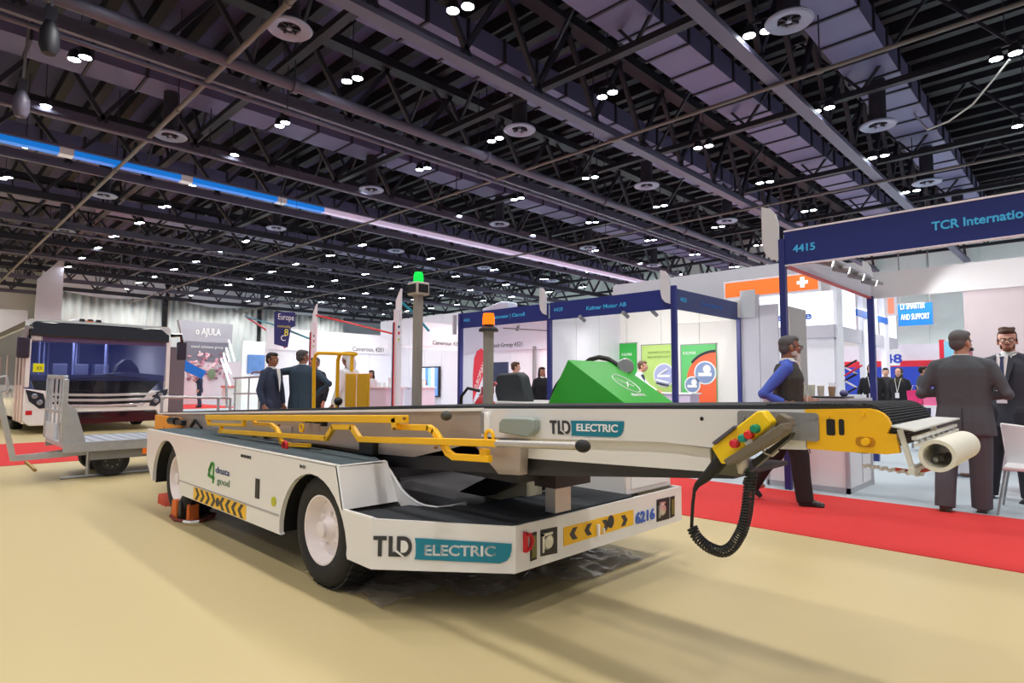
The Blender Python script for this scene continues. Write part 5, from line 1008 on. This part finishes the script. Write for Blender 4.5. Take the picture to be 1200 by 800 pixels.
def hand(m, w, d, side, k=1.0, grip=.4, ref=Vector((0, -1, 0))):
    """palm and five fingers from wrist w along d"""
    d = Vector(d).normalized(); u = (ref-d*ref.dot(d)).normalized(); s = d.cross(u).normalized()*side   # u = knuckle side across, s = palm normal
    w = Vector(w); c = w+d*.045*k; m.obox(c, d*.05*k, u*.038*k, s*.013*k); m.ball(w, .024*k, 8)
    for i, (off, L_) in enumerate([(-.029, .07), (-.010, .08), (.010, .075), (.028, .058)]):
        b = w+d*.092*k-u*off*k; p1 = b+(d*math.cos(grip*.6)+s*math.sin(grip*.6))*L_*.45*k; p2 = p1+(d*math.cos(grip*1.6)+s*math.sin(grip*1.6))*L_*.32*k; p3 = p2+(d*math.cos(grip*2.4)+s*math.sin(grip*2.4))*L_*.25*k
        m.tube([b-d*.015*k, b, p1, p2, p3], [.0095*k, .0095*k, .0088*k, .008*k, .0065*k], 7)
    b = w+d*.03*k+u*.034*k; m.tube([b-u*.01, b+(u*.8+d*.7)*.032*k, b+(u*.5+d*1.1)*.052*k], [.012*k, .0105*k, .008*k], 7)
def person(x, y, face, H, o):
    """o: options; figure built facing -y, then turned by 'face' (direction it faces)"""
    rz = math.atan2(face[0], -face[1]); s = H/1.75; near = o.get('near', 0)
    root = thing('person', o['label'], 'person', (x, y, 0), o.get('group')); root.rotation_euler = (0, 0, rz); root.scale = (s, s, s)
    vox = .0075 if near == 2 else .011 if near == 1 else .02; cv = .010 if near == 2 else .014 if near == 1 else .022
    ln = o.get('lean', (0, 0)); bw = o.get('bulk', 1.0)
    def up(p): return Vector((p[0]+ln[0]*max(0, p[2]-.9), p[1]+ln[1]*max(0, p[2]-.9), p[2]))
    sh = {-1: up((-.170*bw, .01, 1.405)), 1: up((.170*bw, .01, 1.405))}
    el = {-1: Vector(o.get('elR', (-.25, .04, 1.12))), 1: Vector(o.get('elL', (.25, .04, 1.12)))}
    wr = {-1: Vector(o.get('wrR', (-.26, -.06, .87))), 1: Vector(o.get('wrL', (.26, -.06, .87)))}
    hp = {-1: Vector((-.09, 0, .90)), 1: Vector((.09, 0, .90))}
    kn = {-1: Vector(o.get('knR', (-.11, -.015, .49))), 1: Vector(o.get('knL', (.11, -.015, .49)))}
    an = {-1: Vector(o.get('anR', (-.12, .03, .09))), 1: Vector(o.get('anL', (.12, .03, .09)))}
    sk = skin_m[o.get('skin', 'tan')]; hy = o.get('yaw', 0.0)
    hc = up((0, -.015, 1.625)); RH = Matrix.Rotation(hy, 3, 'Z') @ Matrix.Rotation(o.get('nod', 0), 3, 'X')
    def h(p): return hc+RH @ Vector(p)
    # body, one continuous surface
    b = MB()
    torso(b, [(.84, .14, .09, 0), (.92, .155, .10, 0), (1.02, .135, .09, 0), (1.15, .14, .095, 0), (1.28, .165, .105, 0), (1.38, .17, .10, .01), (1.44, .13, .08, .015), (1.47, .06, .055, .015)], ln, 1)
    b.tube([up((0, .02, 1.40)), up((0, .01, 1.5)), hc+Vector((0, .01, -.03))], [.065, .056, .055], 14)
    for q in (-1, 1):
        limb(b, [sh[q], (sh[q]+el[q])/2, el[q], (el[q]*.6+wr[q]*.4), wr[q]], [.05, .045, .038, .037, .026])
        limb(b, [hp[q], (hp[q]+kn[q])/2, kn[q], kn[q]*.65+an[q]*.35+Vector((0, .012, 0)), an[q]], [.085, .072, .052, .052, .036])
        if not (o.get('nohand') == q): hand(b, wr[q], o.get('hdR' if q < 0 else 'hdL', (wr[q]-el[q])), q if q > 0 else -1, 1, .45)
        b.ball(an[q]+Vector((0, -.05, -.045)), (.035, .09, .03), 10)
    # head: skull, jaw, nose, ears, brow, lips
    def hb(c, r): 
        k0 = len(b.v); b.ball((0, 0, 0), r, 16)
        for i in range(k0, len(b.v)): b.v[i] = tuple(h(Vector(b.v[i])+Vector(c)))
    hb((0, .012, .035), (.078, .096, .092)); hb((0, -.012, -.02), (.064, .078, .085)); hb((0, -.035, -.075), (.04, .042, .035)); hb((0, -.022, -.045), (.056, .06, .05))
    hb((0, -.092, -.022), (.014, .024, .016)); hb((0, -.09, 0), (.009, .012, .03)); hb((0, -.083, -.055), (.024, .012, .008)); hb((0, -.082, .02), (.045, .014, .010))
    for q in (-1, 1): hb((q*.078, .01, -.012), (.010, .02, .032)); hb((q*.032, -.068, -.02), (.022, .018, .02))
    body = fuse(b, 'body', sk, root, vox, None, 1)
    if near:
        for q in (-1, 1):
            e = MB().ball(tuple(h((q*.030, -.082, .002))), .0105, 10).build('eye', M('eye_white', (235, 232, 228), .3), None); e.parent = root
            e = MB().ball(tuple(h((q*.030, -.090, .002))), .0055, 8).build('iris', M('iris_dark', (40, 28, 22), .2), None); e.parent = root
            e = MB().bar(h((q*.014, -.096, .022)), h((q*.048, -.086, .022)), .008, .006).build('eyebrow', o.get('hairm', blackp), None); e.parent = root
        e = MB().bar(h((-.020, -.094, -.056)), h((.020, -.094, -.056)), .006, .009).build('lips', M('lip_rose', (160, 90, 84), .5), None); e.parent = root
    def ball_at(m, c, r, n=16):
        k0 = len(m.v); m.ball((0, 0, 0), r, n)
        for i in range(k0, len(m.v)): m.v[i] = tuple(h(Vector(m.v[i])+Vector(c)))
    hm = o.get('hairm', M('hair_black', (28, 24, 24), .7))
    st = o.get('hair', 'short')
    if st != 'none' and st not in ('hijab', 'shemagh'):
        m = MB(); ball_at(m, (0, .030, .052), (.083, .092, .082)); ball_at(m, (0, .055, .0), (.072, .062, .075)); ball_at(m, (0, -.02, .088), (.068, .07, .04))
        if st == 'curly':
            rr = random.Random(3)
            for k in range(26): a = rr.uniform(0, 2*PI); ball_at(m, (.05*math.cos(a), .015+.065*math.sin(a), .112+.016*rr.random()), (.022, .022, .018), 8)
        if st == 'long': ball_at(m, (0, .07, -.12), (.085, .05, .16)); ball_at(m, (.07, .03, -.06), (.03, .04, .12)); ball_at(m, (-.07, .03, -.06), (.03, .04, .12))
        for q in (-1, 1): ball_at(m, (q*.074, -.012, .012), (.008, .018, .03), 8)
        fuse(m, 'hair', hm, root, max(.007, cv*.6), None, 1)
    if st == 'hijab':
        m = MB(); ball_at(m, (0, .03, .03), (.095, .10, .11)); ball_at(m, (0, .03, -.08), (.09, .09, .09)); torso(m, [(1.28, .19, .12, 0), (1.42, .16, .11, .01), (1.50, .085, .08, .01)], ln); fuse(m, 'headscarf', o['hairm'], root, cv, None, 2)
    if st == 'shemagh':
        m = MB(); ball_at(m, (0, .035, .045), (.098, .10, .095)); ball_at(m, (0, .09, -.08), (.11, .05, .14)); ball_at(m, (-.085, .02, -.07), (.03, .08, .13)); fuse(m, 'headscarf', o['hairm'], root, cv*.8, None, 2)
        m = MB(); m.tube([h((.1*math.cos(k*PI/10), .035+.1*math.sin(k*PI/10), .09)) for k in range(20)], .012, 8, closed=True); m.tube([h((.097*math.cos(k*PI/10), .035+.097*math.sin(k*PI/10), .112)) for k in range(20)], .011, 8, closed=True); e = m.build('head_cord', blackp, None); e.parent = root
    if o.get('beard'):
        m = MB(); ball_at(m, (0, -.050 if o['beard'] == 'short' else -.055, -.088), (.04, .034, .06 if o['beard'] == 'long' else .028)); ball_at(m, (.05, -.022, -.055), (.012, .035, .036)); ball_at(m, (-.05, -.022, -.055), (.012, .035, .036))
        if o['beard'] == 'long': ball_at(m, (0, -.07, -.14), (.042, .036, .07))
        fuse(m, 'beard', o.get('beardm', hm), root, .006 if near else .015, None, 1)
        if near: e = MB().bar(h((-.024, -.1, -.043)), h((.024, -.1, -.043)), .01, .008).build('moustache', o.get('beardm', hm), None); e.parent = root
    if o.get('glasses'):
        m = MB()
        for q in (-1, 1):
            m.tube([h((q*.033+.024*math.cos(k*PI/8), -.108, .0+.019*math.sin(k*PI/8))) for k in range(16)], .0025, 6, closed=True)
            m.tube([h((q*.057, -.106, .004)), h((q*.08, -.06, .008)), h((q*.083, .01, 0))], .0025, 6)
        m.tube([h((-.01, -.11, .003)), h((.01, -.11, .003))], .0025, 6); e = m.build('glasses', blackp, None); e.parent = root
    fit = o['fit']; cm = o['top']
    # lower garment
    if fit in ('suit', 'shirt', 'vest', 'jacket'):
        m = MB(); torso(m, [(.80, .15, .105, 0), (.90, .17, .12, .005), (1.02, .155, .108, 0)], ln)
        for q in (-1, 1):
            P = [hp[q], (hp[q]*.5+kn[q]*.5), kn[q], kn[q]*.5+an[q]*.5+Vector((0, .008, 0)), an[q]+Vector((0, .0, -.045))]; lk = o.get('legk', 1.12)
            m.tube(P, [.108*lk, .1*lk, .084*lk, .078*lk, .074*lk], 14); m.ball(hp[q], .106*lk, 12); m.ball(kn[q], .084*lk, 12)
        fuse(m, 'trousers', o.get('bottom', cm), root, cv, None, 4 if near else 1)
    if fit in ('thobe', 'abaya'):
        m = MB(); torso(m, [(.06, .24, .19, 0), (.5, .21, .17, 0), (.9, .19, .14, 0), (1.1, .17, .125, 0), (1.3, .195, .13, 0), (1.42, .18, .11, .01), (1.48, .075, .07, .015)], ln)
    if fit in ('suit', 'jacket'):
        m = MB(); hem = .74 if fit == 'suit' else .86; torso(m, [(hem, .205*bw, .145, .01), (.88, .195*bw, .14, .01), (1.02, .178*bw, .128, .005), (1.16, .188*bw, .132, .0), (1.3, .200*bw, .134, .0), (1.38, .190*bw, .118, .012), (1.43, .150*bw, .098, .018), (1.47, .105, .082, .02), (1.51, .068, .066, .02)], ln)
    if fit in ('shirt', 'vest'):
        m = MB(); torso(m, [(.90, .172*bw, .125, .0), (1.02, .168*bw, .13, 0), (1.16, .175*bw, .13, .0), (1.3, .192*bw, .13, .0), (1.40, .185*bw, .11, .012), (1.45, .12, .085, .02), (1.49, .07, .066, .02)], ln)
    sl = .9 if not o.get('short_sleeve') else .0
    for q in (-1, 1):
        e2 = wr[q]*.93+el[q]*.07
        m.tube([sh[q], (sh[q]+el[q])/2, el[q], (el[q]+e2)/2, e2], [.066, .062, .055, .05, .043], 14); m.ball(sh[q], .064, 12); m.ball(el[q], .055, 12)
    for q in (-1, 1):
        if fit not in ('thobe', 'abaya'): m.tube([up((q*.04, .015, 1.465)), up((q*.10, .012, 1.44)), sh[q], sh[q]*.75+el[q]*.25], [.05, .055, .064, .066], 12)
    g_ = fuse(m, {'thobe': 'robe', 'abaya': 'robe', 'suit': 'jacket', 'jacket': 'jacket', 'shirt': 'shirt', 'vest': 'shirt'}[fit], cm, root, cv, None, 7 if near == 2 else 4 if near else 1)
    if fit == 'vest':
        m = MB(); torso(m, [(.90, .186, .142, 0), (1.02, .182, .145, 0), (1.16, .188, .146, 0), (1.3, .212, .150, 0), (1.40, .178, .132, .012), (1.455, .12, .10, .02)], ln); fuse(m, 'waistcoat', o['vestm'], root, cv, None, 1)
    if fit in ('suit', 'shirt', 'vest', 'jacket') and near:
        m = MB().lathe([(.072, 0), (.066, .035), (.060, .04)], up((0, .008, 1.475)), (0, 0, 1), 20); e = m.build('collar', o.get('collar', pw), None); e.parent = root
    if fit == 'suit' and near:
        fy = lambda z: -(.138 if z > 1.1 else .14)
        m = MB().prism([up((-.05, -.118, 1.475)), up((.05, -.118, 1.475)), up((.045, -.146, 1.3)), up((.0, -.152, 1.08)), up((-.045, -.146, 1.3))], (0, -.008, 0)); e = m.build('shirt_front', pw, None); e.parent = root
        if o.get('tie'): m = MB().prism([up((-.02, -.13, 1.46)), up((.02, -.13, 1.46)), up((.012, -.138, 1.43)), up((.03, -.162, 1.15)), up((0, -.165, 1.1)), up((-.03, -.162, 1.15)), up((-.012, -.138, 1.43))], (0, -.006, 0)); e = m.build('tie', o['tie'], None); e.parent = root
        for q in (-1, 1): m = MB().prism([up((q*.055, -.118, 1.475)), up((q*.10, -.125, 1.40)), up((q*.085, -.148, 1.32)), up((q*.01, -.16, 1.06)), up((q*.04, -.15, 1.3))], (0, -.012, 0)); e = m.build('lapel', cm, None); e.parent = root
        m = MB().box(-.003, .003, .150, .156, .75, 1.0); e = m.build('back_vent', M('seam_dark', (40, 38, 38), .8), None); e.parent = root
    if o.get('lanyard'):
        m = MB()
        yb_ = -.155 if fit != 'vest' else -.158
        m.prism([up((-.07, -.09, 1.47)), up((-.058, -.10, 1.47)), up((.004, yb_-.015, 1.12)), up((-.006, yb_-.015, 1.12))], (0, -.004, 0)); m.prism([up((.07, -.09, 1.47)), up((.058, -.10, 1.47)), up((-.004, yb_-.015, 1.12)), up((.006, yb_-.015, 1.12))], (0, -.004, 0))
        m.tube([up((-.068, -.085, 1.47)), up((-.075, .02, 1.50)), up((0, .085, 1.49)), up((.075, .02, 1.50)), up((.068, -.085, 1.47))], .007, 6)
        e = m.build('lanyard', pw, None); e.parent = root; bz_ = 1.02; e = MB().box(-.045, .045, yb_-.025, yb_-.02, bz_-.03, bz_+.1).build('badge', M('badge_white', (232, 232, 240), .4), None); e.parent = root; e.location = (ln[0]*.15, ln[1]*.15, 0)
    # shoes
    for q in (-1, 1):
        if fit in ('thobe', 'abaya') and not near: continue
        a = an[q]; pit = o.get('pitR' if q < 0 else 'pitL', 0.0); RM = Matrix.Rotation(pit, 3, 'X'); m = MB()
        for c_, r_ in (((0, .02, -.045), (.042, .055, .045)), ((0, -.06, -.052), (.045, .08, .036)), ((0, -.13, -.06), (.038, .05, .026))):
            k0 = len(m.v); m.ball((0, 0, 0), r_, 12)
            for i in range(k0, len(m.v)): v = RM @ (Vector(m.v[i])+Vector(c_)); m.v[i] = tuple(a+v)
        k0 = len(m.v); m.box(-.04, .04, -.17, .06, -.088, -.07)
        for i in range(k0, len(m.v)): m.v[i] = tuple(a+RM @ Vector(m.v[i]))
        fuse(m, 'shoe', o.get('shoe', M('black_shoe', (24, 22, 22), .4)), root, .01 if near else .02, None, 1)
    return root
grey_h = M('hair_grey', (92, 90, 92), .7); brown_h = M('hair_brown', (74, 48, 32), .7); gsuit = M('suit_grey', (80, 84, 90), .85, var=.08, scale=40, bump=.55, bscale=7); dsuit = M('suit_dark', (56, 60, 70), .85, var=.08, scale=40, bump=.55, bscale=7)
blue_sh = M('shirt_blue', (66, 90, 190), .7, var=.06, scale=20, bump=.5, bscale=8); nav = M('suit_navy', (44, 54, 80), .8, var=.08, scale=30, bump=.5, bscale=7); blk = M('cloth_black', (26, 26, 32), .85); whi = M('cloth_white', (226, 226, 232), .8)
D = math.degrees
person(-2.38, 6.62, (.95, .30), 1.76, dict(near=2, label='person with grey hair and long white beard in a blue shirt and dark waistcoat, walking', fit='vest', top=blue_sh, vestm=M('waistcoat', (60, 60, 56), .85), bottom=M('trousers_black', (34, 30, 30), .85),
    hair='short', hairm=M('hair_dark_grey', (84, 82, 84), .7), beard='long', beardm=M('beard_white', (206, 200, 198), .8), glasses=1, lanyard=1, skin='brown', yaw=.35, lean=(0, -.03),
    knL=(.10, .14, .50), anL=(.10, .38, .19), pitL=.7, knR=(-.10, -.10, .50), anR=(-.10, -.14, .09), elL=(.25, .12, 1.14), wrL=(.20, -.14, 1.08), elR=(-.25, .22, 1.14), wrR=(-.22, .02, 1.04)))
person(-.98, 7.42, (-.02, 1), 1.79, dict(near=2, label='person in a grey suit seen from behind, arms folded', fit='suit', top=gsuit, bottom=gsuit, hair='short', hairm=grey_h, skin='tan', yaw=-.5, bulk=1.22, legk=1.14,
    elR=(-.335, .03, 1.13), wrR=(-.04, -.24, 1.10), elL=(.335, .03, 1.13), wrL=(.04, -.26, 1.16), shoe=M('brown_shoe', (62, 56, 44), .5), anR=(-.1, -.04, .09), anL=(.17, .12, .09), knL=(.15, .03, .49)))
person(-.70, 8.45, (-.35, -1), 1.86, dict(near=2, label='bearded person with glasses in a dark suit, blue tie and badge, facing left', fit='suit', top=dsuit, bottom=M('trousers_charcoal', (46, 46, 54), .85), hair='curly', hairm=brown_h, beard='short', glasses=1, lanyard=1, tie=M('tie_navy', (50, 58, 100), .6), skin='light', yaw=.42, bulk=1.1, legk=1.2, beardm=M('beard_brown', (120, 82, 58), .8),
    elR=(-.30, .08, 1.14), wrR=(-.2, -.15, 1.02), anR=(-.24, -.02, .09), knR=(-.18, -.02, .49)))
person(-1.35, 10.3, (-1, -.2), 1.76, dict(near=0, label='person with red checked headscarf half hidden behind the grey suit', fit='thobe', top=whi, hair='shemagh', hairm=M('red_check', (200, 130, 140), .8), skin='tan'))
ls_ = 'person in black robe and headscarf, '
p = at(1014, 431, z=1.66); person(-3.35, 14.0, (.1, -1), 1.66, dict(near=1, label='person in black headscarf with badge just left of the right navy post', fit='abaya', top=blk, hair='hijab', hairm=M('scarf_black', (20, 20, 24), .85), lanyard=1, skin='light'))
p = at(1053, 431, z=1.64); person(p.x, p.y, (-.1, -1), 1.64, dict(near=1, label='person in black jacket and olive headscarf with a white lanyard', fit='jacket', top=blk, bottom=blk, hair='hijab', hairm=M('scarf_olive', (60, 54, 40), .85), lanyard=1, skin='light'))
p = at(1048, 430, z=1.68); person(p.x-.35, p.y+.7, (.3, -1), 1.68, dict(near=0, label='person in dark coat directly behind the one with the olive headscarf', fit='jacket', top=M('cloth_char', (50, 50, 56), .8), bottom=blk, hair='short', skin='light'))
p = at(1081, 429, z=1.74); person(p.x, p.y, (.8, .5), 1.74, dict(near=0, label='person in dark grey jacket standing sideways left of the grey suit', fit='jacket', top=M('jacket_slate', (70, 74, 80), .8), bottom=nav, hair='short', skin='tan'))
person(-7.35, 11.3, (.7, .3), 1.74, dict(near=1, label='person with brown hair and dark vest bending forward inside the poster booth', fit='vest', top=whi, vestm=M('vest_slate', (40, 56, 72), .8), bottom=nav, hair='short', hairm=brown_h, skin='tan', lean=(0, -.3), elL=(.22, -.3, 1.2), wrL=(.2, -.5, 1.08), elR=(-.22, -.3, 1.2), wrR=(-.2, -.52, 1.08)))
p = at(635, 430, z=1.62); person(p.x, p.y, (.8, -.3), 1.62, dict(near=1, label='person with long black hair in black clothes in the open booth', fit='jacket', top=blk, bottom=blk, hair='long', skin='tan', elL=(.24, -.1, 1.14), wrL=(.16, -.3, 1.1)))
p = at(604, 424, z=1.72); person(p.x, p.y, (.6, .8), 1.72, dict(near=0, label='person in white whose head shows just above the black seat', fit='shirt', top=whi, bottom=nav, hair='short', hairm=brown_h, skin='light'))
p = at(498, 445, z=1.35); person(p.x, p.y, (.8, -.5), 1.36, dict(near=0, label='small distant person in white right of the tall beacon post', fit='shirt', top=whi, bottom=blk, hair='long', skin='tan'))
p = at(319, 413, z=1.74); person(p.x, p.y, (.75, .45), 1.74, dict(near=1, label='person with black hair and raised arm in a navy jacket, leftmost of the group', fit='suit', top=nav, bottom=nav, hair='short', skin='brown', lanyard=0, elL=(.28, .0, 1.13)))
p = at(355, 410, z=1.80); person(p.x, p.y, (-.7, .7), 1.80, dict(near=2, label='person in a teal navy suit seen from behind with arm outstretched and hand on hip', fit='suit', top=M('suit_teal_navy', (48, 66, 86), .8, var=.06, scale=30, bump=.5, bscale=7), bottom=nav, hair='short', hairm=M('hair_salt', (70, 66, 66), .7), skin='brown', yaw=.4, bulk=1.1,
    elR=(.42*1, .12, 1.20), wrR=(.22, .02, .98), elL=(-.42, .05, 1.38), wrL=(-.66, -.02, 1.42)) if 0 else dict(near=2, label='person in a teal navy suit seen from behind with arm outstretched and hand on hip', fit='suit', top=M('suit_teal_navy', (48, 66, 86), .8, var=.06, scale=30, bump=.5, bscale=7), bottom=nav, hair='short', hairm=M('hair_salt', (70, 66, 66), .7), skin='brown', yaw=-.7, bulk=1.12,
    elR=(-.46, .05, 1.19), wrR=(-.22, .02, .98), elL=(.46, -.05, 1.37), wrL=(.72, -.06, 1.38)))
p = at(343, 416, z=1.74); person(p.x-.5, p.y+.7, (.5, -1), 1.74, dict(near=1, label='person with dark glasses facing the camera between the two navy jackets', fit='jacket', top=blk, bottom=blk, hair='short', hairm=M('hair_grey'), glasses=1, skin='tan'))
p = at(325, 437, z=1.5); person(p.x-1.2, p.y+1.5, (.2, -1), 1.56, dict(near=0, label='short person with an orange lit face far behind the group', fit='jacket', top=blk, bottom=blk, hair='short', skin='tan'))
p = at(408, 412, z=1.76); person(p.x, p.y, (-.9, -.25), 1.76, dict(near=1, label='person in a white robe and white headcloth behind the yellow guard rail', fit='thobe', top=whi, hair='shemagh', hairm=M('cloth_white'), skin='brown'))
p = at(387, 432, z=1.6); person(p.x-1.5, p.y+2.2, (.3, -1), 1.62, dict(near=0, label='distant person in a white robe between the suit and the yellow rail', fit='abaya', top=whi, hair='long', skin='tan'))
p = at(238, 476, z=0); person(-31.5, 10.35, (-.3, -1), 1.72, dict(near=1, label='person in a navy suit striding in front of the flower picture', fit='suit', top=nav, bottom=nav, hair='short', skin='light', knR=(-.14, .0, .5), anR=(-.42, .02, .1), knL=(.2, -.02, .5), anL=(.42, .03, .1), elR=(-.3, 0, 1.15), wrR=(-.22, -.2, 1.3)))
